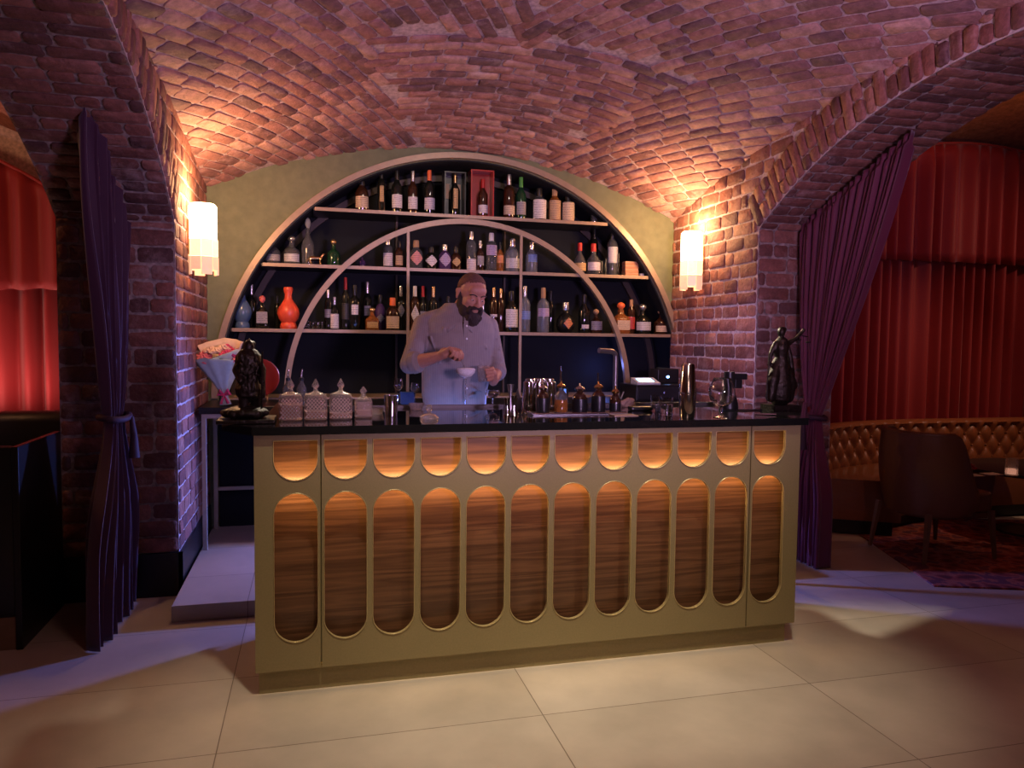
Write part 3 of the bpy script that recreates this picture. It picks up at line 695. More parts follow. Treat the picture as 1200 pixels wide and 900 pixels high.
for a in TOPS:
    bottle(a[0], Z1, a[1], a[2], a[3], a[4], a[5], a[6], a[7], a[8], G1)
MIDS = [
 (320, 277, 17, 'squat', 'clear', 'silver', 'grey', (.12, .34), 'pale square-shouldered decanter with silver ball stopper, leftmost on the middle shelf'),
 (342, 276, 18, 'squat', 'clear', 'silver', 'silver', (.1, .36), 'clear squat bottle with silver stopper, second from left on the middle shelf'),
 (361, 255, 14, 'squat', 'clear', 'glass', None, 0, 'tall unlabelled clear decanter with glass ball stopper on the middle shelf'),
 (391, 280, 15, 'squat', 'green', 'gold', None, 0, 'dark squat bottle with round gold stopper beside the inner arch'),
 (454.5, 280, 11, 'slim', 'clear', 'silver', 'pale', (.08, .52), 'slim bottle with pale label left of the left upright, first inside the inner arch'),
 (467.5, 282, 10, 'std', 'brown', 'black', 'tan', (.12, .46, .9), 'dark brown bottle with dull tan label touching the left upright'),
 (487.5, 281, 15, 'gin', 'clear', 'cork', 'pink', (.12, .62, 1.1, 1), 'bottle with pink diamond label just right of the left upright'),
 (505, 289, 14, 'gin', 'dark', 'black', 'white', (.12, .62, 1.1, 1), 'black bottle with white diamond label on the middle shelf'),
 (521, 286, 14, 'gin', 'violet', 'silver', 'lilac', (.12, .66, 1.1, 1), 'violet bottle with lilac diamond label on the middle shelf'),
 (534, 289, 12, 'gin', 'brown', 'black', 'gold', (.15, .55, .9, 1), 'brown bottle with dull gold diamond label behind the barman, left of the tall bottle'),
 (552, 271, 11, 'slim', 'clear', 'silver', 'pale', (.02, .30), 'tallest clear bottle, standing right above the barman head'),
 (562.5, 282, 9, 'std', 'brown', 'silver', 'grey', (.2, .5, .9), 'narrow brown bottle between two clear bottles above the barman'),
 (575.5, 273, 12, 'slim', 'clear', 'white', 'lilac', (.42, .68), 'straight clear bottle with white cap and lilac label above the barman'),
 (585.5, 284, 9, 'std', 'amber', 'black', 'orange', (.3, .56, .9), 'small amber bottle with orange label left of the round gin bottle'),
 (600, 279, 16, 'gin', 'frost', 'silver', 'silver', (.12, .40), 'broad silvery gin bottle immediately left of the right upright'),
 (622.5, 284, 13, 'std', 'frost', 'silver', 'blue', (.35, .60, .8), 'frosted bottle with blue mark immediately right of the right upright'),
 (679, 282, 13, 'round', 'clear', 'red', 'gold', (.12, .34), 'bottle with red cap and gold label just outside the inner arch'),
 (695, 283, 15, 'round', 'clear', 'red', 'pale', (.14, .38), 'rounded clear bottle with red cap beside the glass jars'),
 (717, 269, 11, 'slim', 'clear', 'black', 'silver', (.28, .62), 'tall slim clear bottle with silvery label beside the stacked boxes'),
 (696, 268, 8, 'slim', 'dark', 'black', None, 0, 'thin dark bottle standing behind the red capped rounded bottle')]
for i, a in enumerate(MIDS):
    bottle(a[0], Z2, a[1], a[2], a[3], a[4], a[5], a[6], a[7], a[8], G2, y=YB+(.26 if a[0] == 696 else .11))
LOWS = [
 (284, 330, 22, 'gourd', 'blue', 'black', None, 0, 'blue grey gourd shaped ceramic bottle, leftmost on the lowest bottle shelf'),
 (338, 331, 25, 'gourd', 'redg', None, None, 0, 'bright coral red gourd shaped bottle left of the inner arch'),
 (295, 333, 11, 'std', 'dark', 'silver', None, 0, 'dark bottle half hidden behind the blue grey gourd bottle'),
 (307.5, 346, 15, 'squat', 'dark', 'pink', 'grey', (.16, .5), 'square dark bottle with pink stopper and arched label between the two gourd bottles'),
 (325, 347, 7, 'slim', 'dark', 'black', None, 0, 'thin black bottle directly left of the coral gourd bottle'),
 (384.5, 339, 8, 'slim', 'dark', 'silver', 'grey', (.3, .5), 'thin dark bottle, first bottle right of the inner arch on the left'),
 (392, 348, 10, 'std', 'dark', 'silver', 'white', (.04, .48), 'bottle with long white label right of the tumblers'),
 (405, 325, 9, 'wine', 'dark', 'red', 'black', (.2, .5), 'tall dark bottle with red capsule on the lowest bottle shelf'),
 (415.5, 334, 13, 'wine', 'dark', 'black', 'white', (.34, .56, .6), 'dark bottle with small square white label in its middle'),
 (430.5, 330, 10, 'wine', 'dark', 'silver', 'grey', (.3, .5, .8), 'tall dark bottle behind the small gold capped bottle'),
 (436, 360, 15, 'squat', 'amber', 'gold', 'gold', (.10, .36), 'small golden bottle with gold stopper on the lowest bottle shelf'),
 (445.5, 345, 13, 'gin', 'violet', 'black', 'grey', (.22, .46, .8, 1), 'dark violet bottle with blurred round label left of the orange capped bottle'),
 (460, 348, 15, 'gin', 'brown', 'orange', 'cream', (.06, .42), 'brown bottle with orange cap and broad cream label'),
 (469.5, 335, 10, 'wine', 'dark', 'silver', 'grey', (.3, .6, .9, 1), 'dark bottle with oval grey label beside the left upright'),
 (486, 335, 11, 'wine', 'brown', 'white', 'white', (.14, .58, .9, 1), 'white capped bottle with white oval label right of the left upright'),
 (495.5, 335, 9, 'std', 'dark', 'red', 'grey', (.24, .44, .8), 'thin dark bottle with dull red cap beside the barman shoulder'),
 (507.5, 336, 10, 'wine', 'dark', 'gold', 'black', (.24, .46), 'dark bottle with gold foil neck above the barman shoulder'),
 (525, 345, 10, 'round', 'dark', 'black', None, 0, 'small dark rounded bottle left of the barman head'),
 (566, 356, 9, 'std', 'frost', 'silver', 'blue', (.2, .4), 'pale small bottle just behind the barman face'),
 (578, 337, 8, 'slim', 'brown', 'gold', 'pale', (.34, .40), 'slim dark bottle with gold neck, first right of the barman'),
 (586.5, 338, 7, 'slim', 'brown', 'gold', None, 0, 'very slim unlabelled brown bottle, second right of the barman'),
 (598.5, 340, 15, 'gin', 'dark', 'black', 'white', (.12, .54, 1.0), 'dark bottle with pour spout and white shield label left of the right upright'),
 (614.5, 335, 12, 'wine', 'frost', 'silver', 'blue', (.28, .46), 'frosted vodka bottle with blue label overlapping the right upright'),
 (636, 337, 13, 'wine', 'frost', 'cork', 'lilac', (.36, .54), 'frosted bottle with copper coloured cap and lilac label right of the right upright'),
 (645, 341, 8, 'std', 'dark', 'black', None, 0, 'dark bottle half hidden behind the copper capped frosted bottle'),
 (662.5, 352, 20, 'round', 'black', 'silver', 'orange', (.12, .46, .5, 1), 'round studded dark cognac bottle with orange medallion'),
 (684, 345, 12, 'std', 'dark', 'black', 'pale', (.12, .22, .7), 'dark angular bottle with a small white strip label right of the medallion bottle'),
 (698, 362, 13, 'squat', 'brown', 'cork', 'grey', (.14, .50), 'squat brown bottle with greyish label beside the inner arch on the right'),
 (727, 354, 17, 'squat', 'amber', 'orange', 'cream', (.12, .42), 'square amber bottle with orange cap outside the inner arch on the right'),
 (739, 351, 8, 'slim', 'brown', 'cork', 'red', (.14, .5), 'slim brown bottle second from left outside the inner arch on the right'),
 (752.5, 356, 17, 'squat', 'dark', 'silver', 'silver', (.12, .40), 'broad dark bottle with a silver band label near the right end'),
 (774, 362, 14, 'squat', 'brown', 'cork', 'cream', (.10, .34), 'brown bottle with cream label, rightmost on the lowest bottle shelf')]
for a in LOWS:
    back = a[8].find('half hidden') > 0 or a[8].find('tall dark bottle behind') >= 0 or a[0] in (325, 566, 445.5, 469.5, 495.5)
    t = bottle(a[0], Z3, a[1], a[2], a[3], a[4], a[5], a[6], a[7], a[8], G3, y=YB+(.25 if back else .11), shape='square' if a[0] in (307.5, 436, 727) else 'round')
    if a[0] == 662.5:      # studs of the medallion bottle
        L = t.location; b = MB(); r = .055
        for k in range(22):
            q = 2*pi*k/22; b.ell((L.x+r*1.02*cos(q), L.y-.022, L.z+.062+r*1.02*sin(q)), .0045, 6, 4)
        b.build('stud_ring', CAPM['silver'], t, loc=L)
    if a[0] == 598.5:
        L = Vector(t.location); b = MB(); b.tube([(L.x, L.y, L.z+.245), (L.x, L.y, L.z+.30), (L.x+.004, L.y, L.z+.33)], .0035, 6); b.build('pour_spout', STEEL, t, loc=L)
# boxed bottles on the top shelf
def boxed(px0, px1, ytop, m, glass, cap, lab, label, open_):
    y0, y1 = YB+.02, YB+.15; p = aY((px0+px1)/2, 300, y0); w = abs(aY(px1, 230, y0).x-aY(px0, 230, y0).x); h = aY((px0+px1)/2, ytop, y0).z-Z1
    x = aY((px0+px1)/2, 230, y0).x; L = Vector((x, (y0+y1)/2, Z1)); t = empty('bottle_gift_box', L, label, 'gift box')
    b = MB(); e = .010; b.box((x-w/2, y1-e, Z1), (x+w/2, y1, Z1+h)); b.box((x-w/2, y0, Z1), (x-w/2+e, y1-e, Z1+h)); b.box((x+w/2-e, y0, Z1), (x+w/2, y1-e, Z1+h)); b.box((x-w/2+e, y0, Z1), (x+w/2-e, y1-e, Z1+e)); b.box((x-w/2+e, y0, Z1+h-e), (x+w/2-e, y1-e, Z1+h))
    b.build('case', m, t, loc=L)
    return x, L, h
x, L, h = boxed(552, 579, 199, mat('red_lacquer', (.36, .03, .02), .3, coat=.4), 0, 0, 0, 'open red lacquered presentation box on the top shelf', 1)
t = bottle(565.5, Z1+.011, 210, 11, 'std', 'brown', 'red', 'white', (.08, .30), 'brown bottle with white label standing inside the open red box', G1, y=YB+.085)
x, L, h = boxed(521, 546, 201, mat('black_lacquer', (.012, .010, .010), .3), 0, 0, 0, 'open black presentation box with tan lining on the top shelf', 1)
b = MB(); b.box((x-.065, YB+.132, Z1+.15), (x-.03, YB+.139, Z1+.27)); b.box((x+.03, YB+.132, Z1+.15), (x+.065, YB+.139, Z1+.27)); b.build('lining_patch', mat('tan_lining', (.40, .28, .14), .6), bpy.data.objects['bottle_gift_box.001'], loc=L)
bottle(533, Z1+.011, 203, 11, 'std', 'dark', 'gold', 'gold', (.14, .62, .45), 'dark bottle with gold ornament standing inside the open black box', G1, y=YB+.085)
# small things on the shelves
def atshelf(px, z, y):
    lo, hi = 100, 800
    for _ in range(30):
        v = (lo+hi)/2
        if aY(px, v, y).z > z: lo = v
        else: hi = v
    p = aY(px, v, y); return Vector((p.x, y, z))
for i, px in enumerate((361, 366.5, 372, 377.5)):
    L = atshelf(px, Z3, YB+.10+.03*(i % 2)); t = MB().lathe(L, [(.001, .003), (.020, .003), (.026, .062), (.028, .062), (.022, 0), (.001, 0)][::-1], 16).build('shot_glass', GLASS, smooth=40, loc=L)
    tag(t, ['first', 'second', 'third', 'fourth'][i]+' small clear tumbler from the inner arch on the lowest bottle shelf', 'glass', 'tumblers on the lowest bottle shelf')
for i, (px, h, w, tx) in enumerate(((704, .13, .020, 'shorter clear glass tube beside the red capped bottle'), (709.5, .15, .011, 'slim clear glass tube left of the tall slim bottle'), (724, .19, .016, 'thin clear glass tube left of the stacked boxes'))):
    L = atshelf(px, Z2, YB+.08); t = MB().lathe(L, [(.001, 0), (w, 0), (w, h), (w-.003, h), (w-.003, .005), (.001, .005)], 16).build('glass_tube', GLASS, smooth=40, loc=L); tag(t, tx, 'glass tube')
for i in range(4):
    L = atshelf(738.5, Z2+i*.0325, YB+.09); tt = empty('cigar_box', L, ['lowest', 'second lowest', 'second highest', 'topmost'][i]+' small reddish wooden box in the stack on the middle shelf', 'box', 'stacked small boxes')
    MB().box(L+Vector((-.062, -.04, 0)), L+Vector((.062, .04, .022)), .002).build('case', mat('cedar', (.50, .20, .10), .5), tt, loc=L); MB().box(L+Vector((-.060, -.038, .0225)), L+Vector((.060, .038, .0315)), .002).build('lid', mat('pale_wood', (.58, .36, .22), .5), tt, loc=L)
L = atshelf(752, Z2, YB+.08); tag(MB().lathe(L, [(.001, 0), (.018, 0), (.028, .028), (.026, .028), (.016, .004), (.001, .004)], 18).build('small_bowl', CAPM['white'], smooth=40, loc=L), 'small white bowl right of the stacked boxes', 'bowl')
L = atshelf(761, Z2, YB+.09); tag(MB().box(L+Vector((-.03, -.03, 0)), L+Vector((.03, .03, .025)), .004).build('small_tin', BLACKW, loc=L), 'flat dark tin at the right end of the middle shelf', 'tin')
L = atshelf(371, Z2, YB+.045); b = MB()      # small golden animal figure
b.chain([L+Vector((-.04, 0, .052)), L+Vector((.03, 0, .055))], [.018, .016]); b.chain([L+Vector((.03, 0, .055)), L+Vector((.052, 0, .085))], [.012, .011])
for dx, dy in ((-.045, -.012), (-.035, .012), (.03, -.012), (.035, .012)): b.chain([L+Vector((dx, dy, .05)), L+Vector((dx-.006, dy, .026)), L+Vector((dx, dy, .006))], [.007, .005, .005])
b.chain([L+Vector((-.055, 0, .055)), L+Vector((-.075, 0, .03))], [.004, .003])
q = melt(b, 'gold_animal_figurine', BRASS, .0035, sm=2, loc=L); tag(q, 'small golden four legged figurine on the middle shelf', 'figurine')
L = atshelf(424.5, Z2, YB+.10); b = MB(); b.ell(L+Vector((0, 0, .035)), (.028, .03, .03)); b.box(L+Vector((-.016, -.026, 0)), L+Vector((.016, .012, .02))); b.cap(L+Vector((0, 0, .06)), L+Vector((0, 0, .075)), .008)
q = melt(b, 'skull_figurine', GLM['violet'], .003, sm=3, loc=L); tag(q, 'small dark violet figurine alone near the inner arch on the middle shelf', 'figurine')

# ================================================================== WALL LAMPS
def sconce(x, sg, px, label, pyt, pyb):
    y = aX(px, 300, x+sg*.09).y; zt = aX(px, pyt, x+sg*.09).z; zb = aX(px, pyb, x+sg*.09).z
    L = Vector((x, y, (zt+zb)/2)); t = empty('wall_sconce', L, label, 'wall lamp'); cx = x+sg*.095; H = zt-zb; zm = zt-H*.50
    MB().box((x, y-.05, zm-.10), (x+sg*.02, y+.05, zm+.12), .003).build('back_plate', BRASS, t, loc=L)
    MB().box((x+sg*.02, y-.010, zm), (x+sg*.085, y+.010, zm+.02)).build('arm', BRASS, t, loc=L)
    gl = mat('lit_shade_glass', (1, .86, .7), .3, emis=(1, .66, .36), es=9)
    n = 28; prof = [(.086, 0), (.088, .01), (.088, zt-zm-.02), (.076, zt-zm), (.068, zt-zm), (.078, zt-zm-.02), (.078, .01), (.086, 0)]
    b = MB(); b.lathe((cx, y, zm), [(.080, 0), (.086, .004), (.087, (zt-zm)*.5), (.086, zt-zm-.018), (.074, zt-zm)], n); b.build('shade', gl, t, smooth=40, loc=L)
    lowg = mat('lit_crystal', (.95, .72, .52), .25, emis=(1, .50, .26), es=.75, bump=.6, bscale=60)
    crg = mat('lit_crystal_band', (.95, .75, .55), .2, emis=(1, .52, .26), es=1.9, bump=1.0, bscale=40)
    hb = (zm-zb)
    for k in range(8):
        a = 2*pi*(k+.5)/8; q = Vector((cos(a), sin(a), 0)); s = Vector((-sin(a), cos(a), 0)); w = .033; drop = (.03 if k % 2 else 0)
        for nm, z0, z1, m, r in (('crystal_block', zm-hb*.48, zm-.002, crg, .080), ('glass_slab', zb+drop, zm-hb*.50, lowg, .082)):
            c0 = Vector((cx, y, 0))+q*r; b = MB(); vs = []
            for z in (z0, z1):
                for (i, j) in ((-1, -1), (1, -1), (1, 1), (-1, 1)): vs.append(c0+s*w*i*.96+q*.006*j+Vector((0, 0, z)))
            b.add(vs, [(0, 3, 2, 1), (4, 5, 6, 7), (0, 1, 5, 4), (1, 2, 6, 5), (2, 3, 7, 6), (3, 0, 4, 7)]); b.build(nm, m, t, loc=L)
    lamp('sconce_lamp', 'POINT', (cx+sg*.14, y-.06, zt+.02), 20.0, (1, .55, .26), .06)
    lamp('sconce_lamp', 'POINT', (cx+sg*.02, y, zt+.06), 11.0, (1, .50, .20), .04)
sconce(XL, 1, 237, 'lit cut-glass wall lamp on the left brick pier beside the green wall', 240, 322)
sconce(XR, -1, 811, 'lit cut-glass wall lamp on the right brick wall', 272, 340)

# ================================================================== BACK COUNTER
y0, y1 = 2.10, 2.76; zc = 1.02
L = Vector((1.4, 2.4, 0)); t = empty('back_counter', L, 'black topped back counter on a beige metal frame, behind the barman', 'counter')
beige = mat('beige_metal', (.42, .36, .29), .5)
MB().box((-.50, y0, zc), (3.28, y1, zc+.045), .003).build('counter_top', BLACKW, t, loc=L)
for i, (x, y) in enumerate(((-.47, y0+.02), (-.47, y1-.03), (.9, y0+.02))): MB().box((x-.014, y-.014, .09), (x+.014, y+.014, zc-.03)).build('leg', beige, t, loc=L)
b = MB(); b.box((-.484, y0+.006, zc-.03), (.914, y0+.034, zc-.002)); b.box((-.484, y1-.044, zc-.03), (.9, y1-.016, zc-.002)); b.box((-.484, y0+.034, zc-.03), (-.456, y1-.044, zc-.002)); b.build('frame_rail', beige, t, loc=L)
MB().box((-.456, y1-.044, .38), (.9, y1-.016, .405)).build('stretcher', beige, t, loc=L)
MB().box((.95, y0+.03, .09), (3.27, y1, zc-.001)).build('cabinet_body', NAVY, t, loc=L)
for k in range(4):
    x = .97+.575*k; MB().box((x, y0+.012, .12), (x+.56, y0+.029, zc-.02), .002).build('door', NAVY, t, loc=L)
ZB = zc+.046
def onp(px, z, y): return Vector((aY(px, 450, y).x, y, z))
# till with receipt printer
L = onp(768, ZB, 2.40); t = empty('cash_drawer', L, 'wide black till drawer box on the back counter at right', 'till')
w = .24; MB().box(L+Vector((-w, -.16, 0)), L+Vector((w, .18, .13)), .006).build('case', BLACKW, t, loc=L); MB().box(L+Vector((-w+.01, -.166, .02)), L+Vector((w-.01, -.161, .11)), .002).build('drawer', mat('dark_grey_plastic', (.02, .02, .022), .3), t, loc=L)
MB().lathe(L+Vector((.0, -.168, .07)), [(.008, -.008), (.008, .008)], 12).build('lock', STEEL, t, loc=L)
L2 = onp(757, ZB+.131, 2.36); t = empty('card_terminal', L2, 'pale card terminal with a glowing blue screen on top of the black till', 'terminal')
b = MB(); vs = [(-.10, -.06, 0), (.10, -.06, 0), (.10, .08, 0), (-.10, .08, 0), (-.10, -.06, .012), (.10, -.06, .012), (.10, .08, .05), (-.10, .08, .05)]
b.add([L2+Vector(v) for v in vs], [(0, 3, 2, 1), (4, 5, 6, 7), (0, 1, 5, 4), (1, 2, 6, 5), (2, 3, 7, 6), (3, 0, 4, 7)]); b.build('case', mat('pale_plastic', (.55, .55, .58), .4), t, loc=L2)
b = MB(); vs = [(-.07, -.03, .0225), (.06, -.03, .0225), (.06, .05, .0445), (-.07, .05, .0445)]; b.add([L2+Vector(v) for v in vs]+[L2+Vector(v)+Vector((0, 0, -.002)) for v in vs], [(0, 1, 2, 3), (7, 6, 5, 4), (0, 4, 5, 1), (1, 5, 6, 2), (2, 6, 7, 3), (3, 7, 4, 0)])
b.build('screen', mat('blue_screen', (.2, .6, 1), .3, emis=(.25, .60, 1), es=5), t, loc=L2)
L3 = onp(778, ZB+.131, 2.50); t = empty('receipt_printer', L3, 'small black box with a blue indicator light on the till, beside the card terminal', 'printer')
MB().box(L3+Vector((-.09, -.07, 0)), L3+Vector((.10, .08, .12)), .008).build('case', BLACKW, t, loc=L3)
MB().ell(L3+Vector((.0, -.072, .055)), (.014, .003, .010), 12, 6).build('indicator_light', mat('blue_led', (.2, .4, 1), .3, emis=(.15, .38, 1), es=14), t, loc=L3)
# red round plate
L = onp(305, ZB, 2.62); t = empty('display_plate', L, 'dark red round plate standing behind the bronze warrior statue', 'plate')
b = MB(); c = L+Vector((0, 0, .175)); n = 32; pr = [(.001, 0), (.09, 0), (.135, .012), (.14, .02), (.13, .022), (.09, .010), (.001, .010)]
vs = []; fs = []
for r_, d_ in pr:
    for k in range(n): a = 2*pi*k/n; vs.append(c+Vector((r_*cos(a), -d_, r_*sin(a))))
for i in range(len(pr)-1):
    for k in range(n): fs.append((i*n+k, i*n+(k+1) % n, (i+1)*n+(k+1) % n, (i+1)*n+k))
b.add(vs, fs); b.build('dish', mat('dark_red_glaze', (.22, .02, .015), .25, coat=.4), t, smooth=40, loc=L)
b = MB(); b.tube([c+Vector((-.05, .01, -.05)), c+Vector((-.05, -.02, -.172)), c+Vector((-.05, -.06, -.168)), c+Vector((-.05, -.06, -.14))], .006, 6); b.tube([c+Vector((.05, .01, -.05)), c+Vector((.05, -.02, -.172)), c+Vector((.05, -.06, -.168)), c+Vector((.05, -.06, -.14))], .006, 6); b.build('stand', BRASS, t, loc=L)
# bouquet
L = Vector((aY(264, 450, 2.20).x, 2.20, ZB)); t = empty('flower_bouquet', L, 'bouquet of pink and cream flowers in pale blue wrapping at left of the back counter', 'bouquet')
tilt = Matrix.Rotation(radians(-4), 3, 'Y')
def BP(x, y, z): return L+tilt @ Vector((x*.80, y*.80, z*.92))
def cone_wrap(a0, a1, r0, r1, z0, z1, peak, name, m):
    b = MB(); vs = []; nn = 18; mm = 8
    for j in range(mm+1):
        v = j/mm
        for i in range(nn+1):
            u = i/nn; a = a0+(a1-a0)*u; r = (r0+(r1-r0)*v**1.2)*(1+.05*sin(9*a)); z = z0+(z1-z0)*v+(peak*(1-abs(2*u-1))*v)
            vs.append(BP(r*cos(a), r*sin(a)*.75, z))
    b.add(vs, [(j*(nn+1)+i, j*(nn+1)+i+1, (j+1)*(nn+1)+i+1, (j+1)*(nn+1)+i) for j in range(mm) for i in range(nn)])
    o = b.build(name, m, t, smooth=50, loc=L, fix=False); md = o.modifiers.new('t', 'SOLIDIFY'); md.thickness = .002
cone_wrap(radians(170), radians(300), .025, .22, .08, .34, .03, 'wrapping_paper', mat('pale_blue_paper', (.40, .52, .52), .7))
cone_wrap(radians(250), radians(380), .024, .20, .07, .36, .06, 'wrapping_paper', mat('pale_green_paper', (.48, .58, .50), .7))
cone_wrap(radians(-10), radians(175), .025, .18, .08, .46, .05, 'wrapping_paper', mat('cream_paper', (.75, .58, .45), .7))
cone_wrap(radians(235), radians(285), .022, .12, .06, .25, .12, 'wrapping_paper', mat('white_paper', (.72, .70, .74), .7))
b = MB()
for k in range(7): a = 2*pi*k/7; b.tube([BP(.016*cos(a), .016*sin(a), .16), BP(.012*cos(a), .012*sin(a), .08), BP(.03*cos(a), .03*sin(a), 0.004)], .004, 6)
b.build('stems', mat('stem_green', (.10, .20, .06), .6), t, loc=L)
cone_wrap(radians(180), radians(500), .05, .024, .01, .08, 0, 'paper_skirt', mat('pale_green_paper', (0, 0, 0)))
b = MB(); b.tube([BP(.026*cos(2*pi*k/12), -.0+.026*sin(2*pi*k/12), .085) for k in range(13)], .008, 6, False)
for sx in (-1, 1): b.tube([BP(0, -.03, .085), BP(.035*sx, -.045, .12), BP(.05*sx, -.05, .09), BP(0, -.03, .085), BP(.03*sx, -.05, .02)], [.006, .012, .012, .005, .010], 6)
b.build('ribbon', mat('magenta_ribbon', (.65, .05, .14), .5), t, smooth=50, loc=L)
fl = [(-.13, -.03, .36, 'p'), (-.09, -.07, .33, 'p'), (-.03, -.05, .40, 'c'), (-.08, 0, .41, 'c'), (.02, -.02, .42, 'c'), (.08, -.06, .37, 'm'), (.12, -.02, .38, 'm'), (.05, -.08, .38, 'm'), (.13, -.07, .33, 'p'), (0, -.09, .34, 'g'), (.04, .05, .42, 'm'), (-.14, .03, .38, 'p')]
FM = {'p': mat('pink_petal', (.75, .20, .22), .6), 'c': mat('cream_petal', (.80, .58, .40), .6), 'm': mat('magenta_petal', (.60, .06, .16), .6), 'g': mat('leaf_green', (.05, .14, .04), .6)}
for x, y, z, k in fl:
    b = MB(); c = BP(x, y, z)
    for q in range(14):
        a = 2.4*q; rr = .006+.0024*q; e = Euler((radians(20+q*4), 0, a)).to_matrix()
        b.ell(c+Vector((rr*cos(a), rr*sin(a)*.9, .020-.0014*q)), (.020, .010, .022), 8, 5, e)
    b.build('flower' if k != 'g' else 'leaf_cluster', FM[k], t, smooth=60, loc=L)
# blue box, wine glasses behind the barman
L = onp(477, ZB, 2.2); tag(MB().box(L+Vector((-.05, -.03, 0)), L+Vector((.05, .03, .09)), .004).build('blue_carton', mat('blue_card', (.07, .15, .42), .5), loc=L), 'small blue carton on the back counter left of the barman', 'box')
def stem_glass(L, hs, rb, hb, label, name='wine_glass', m=GLASS, foot=.033, group=None, cat='glass'):
    t = empty(name, L, label, cat, group)
    MB().lathe(L, [(.001, 0), (foot, 0), (foot, .003), (.006, .008), (.004, .02), (.004, hs-.01), (.006, hs)], 20).build('stem', m, t, smooth=50, loc=L)
    k = 10; out = [(max(rb*sin(pi*.5*min(1, i/(k*.55))) if i < k*.55 else rb*(1-.22*((i-k*.55)/(k*.45))**1.5), .004), hs+hb*i/k) for i in range(k+1)]
    inn = [(max(r-.0018, .001), z+(.003 if i == 0 else 0)) for i, (r, z) in enumerate(out)][::-1]
    MB().lathe(L, out+inn, 24).build('bowl', m, t, smooth=60, loc=L); return t
stem_glass(onp(467, ZB, 2.18), .09, .036, .10, 'empty wine glass on the back counter, left of the blue carton')
stem_glass(onp(486, ZB, 2.14), .08, .036, .08, 'empty short stemmed glass on the back counter, right of the blue carton')
# bottles with spouts left
for px, tx in ((337.5, 'left one of the two pour-spout bottles behind the cut-glass decanters'), (353.5, 'right one of the two pour-spout bottles behind the cut-glass decanters')):
    L = onp(px, ZB, 2.2); t = empty('spout_bottle', L, tx, 'bottle', 'pour-spout bottles')
    MB().lathe(L, [(.001, 0), (.036, 0), (.036, .12), (.014, .16), (.013, .185)], 18).build('glass_body', CLEARB, t, smooth=40, loc=L)
    MB().lathe(L+Vector((0, 0, .172)), [(.015, 0), (.016, .02), (.006, .026)], 12).build('black_collar', CAPM['black'], t, loc=L)
    MB().tube([L+Vector((0, 0, .195)), L+Vector((0, 0, .225)), L+Vector((.006, 0, .255))], [.007, .006, .004], 8).build('pour_spout', STEEL, t, smooth=50, loc=L)

# ================================================================== ON THE BAR
ZT = 1.1665
def sq_decanter(px, py, w, hbody, htop, label, liq):
    L = aZ(px, py, ZT); L.y += w/2; t = empty('cut_glass_jar', L, label, 'decanter', 'cut-glass jars')
    prof = [(w*.44, 0), (w*.5, .006), (w*.5, hbody*.92), (w*.46, hbody), (w*.455, hbody), (w*.455, .012), (.001, .012)]
    body = MB().lathe(L, [(.001, 0)]+prof[:4]+[(w*.44, hbody)], 28, pw=5)
    body.build('body', FROST, t, smooth=35, loc=L)
    # diamond cutting: raised crossed ribs on the visible faces
    b = MB(); k = 6; h = hbody*.80; z0 = hbody*.10; s = w*.455; yy = -w*.505
    for i in range(-2*k, 2*k+1):
        for sg in (-1, 1):
            x0 = i*(2*s/k); pts = []
            for q in range(9):
                x = x0+sg*(h*q/8)*.9; 
                if -s <= x <= s: pts.append(L+Vector((x, yy, z0+h*q/8)))
            if len(pts) > 1: b.tube(pts, .0022, 4)
    b.build('diamond_cut', mat('cut_glass_rib', (.72, .52, .44), .10, 0, .4), t, loc=L)
    MB().lathe(L, [(.001, .014), (w*.40, .014), (w*.40, hbody*liq), (.001, hbody*liq)], 20, pw=5).build('contents', mat('amber_contents', (.34, .14, .07), .4), t, smooth=30, loc=L)
    MB().lathe(L+Vector((0, 0, hbody)), [(w*.46, .0005), (w*.44, .005), (w*.22, .013), (.012, .018), (.009, .030)], 24, pw=3).build('lid', FROST, t, smooth=40, loc=L)
    MB().lathe(L+Vector((0, 0, hbody+.028)), [(.006, 0), (.017, (htop)*.28), (.016, htop*.42), (.002, htop)], 8).build('pointed_knob', FROST, t, loc=L)
sq_decanter(340.5, 493.5, .104, .112, .048, 'square cut-glass jar with pointed knob, leftmost of the four on the bar', .62)
sq_decanter(370, 493, .104, .112, .048, 'square cut-glass jar with a blue glint, second from left of the four on the bar', .35)
sq_decanter(399.8, 492, .104, .112, .048, 'square cut-glass jar, tall one right beside the small jar', .25)
sq_decanter(426.5, 490, .082, .085, .034, 'smallest cut-glass jar, rightmost of the four on the bar', .4)
L = aZ(322, 490, ZT); t = MB().add([L+Vector(v) for v in ((-.05, 0, 0), (.03, 0, 0), (.025, .02, .085), (-.05, .03, 0), (.03, .03, 0), (.027, .021, .085))], [(0, 1, 2), (3, 5, 4), (0, 3, 4, 1), (1, 4, 5, 2), (2, 5, 3, 0)]).build('folded_card', CAPM['cork'], loc=L)
tag(t, 'small folded tan card standing left of the cut-glass jars', 'card')
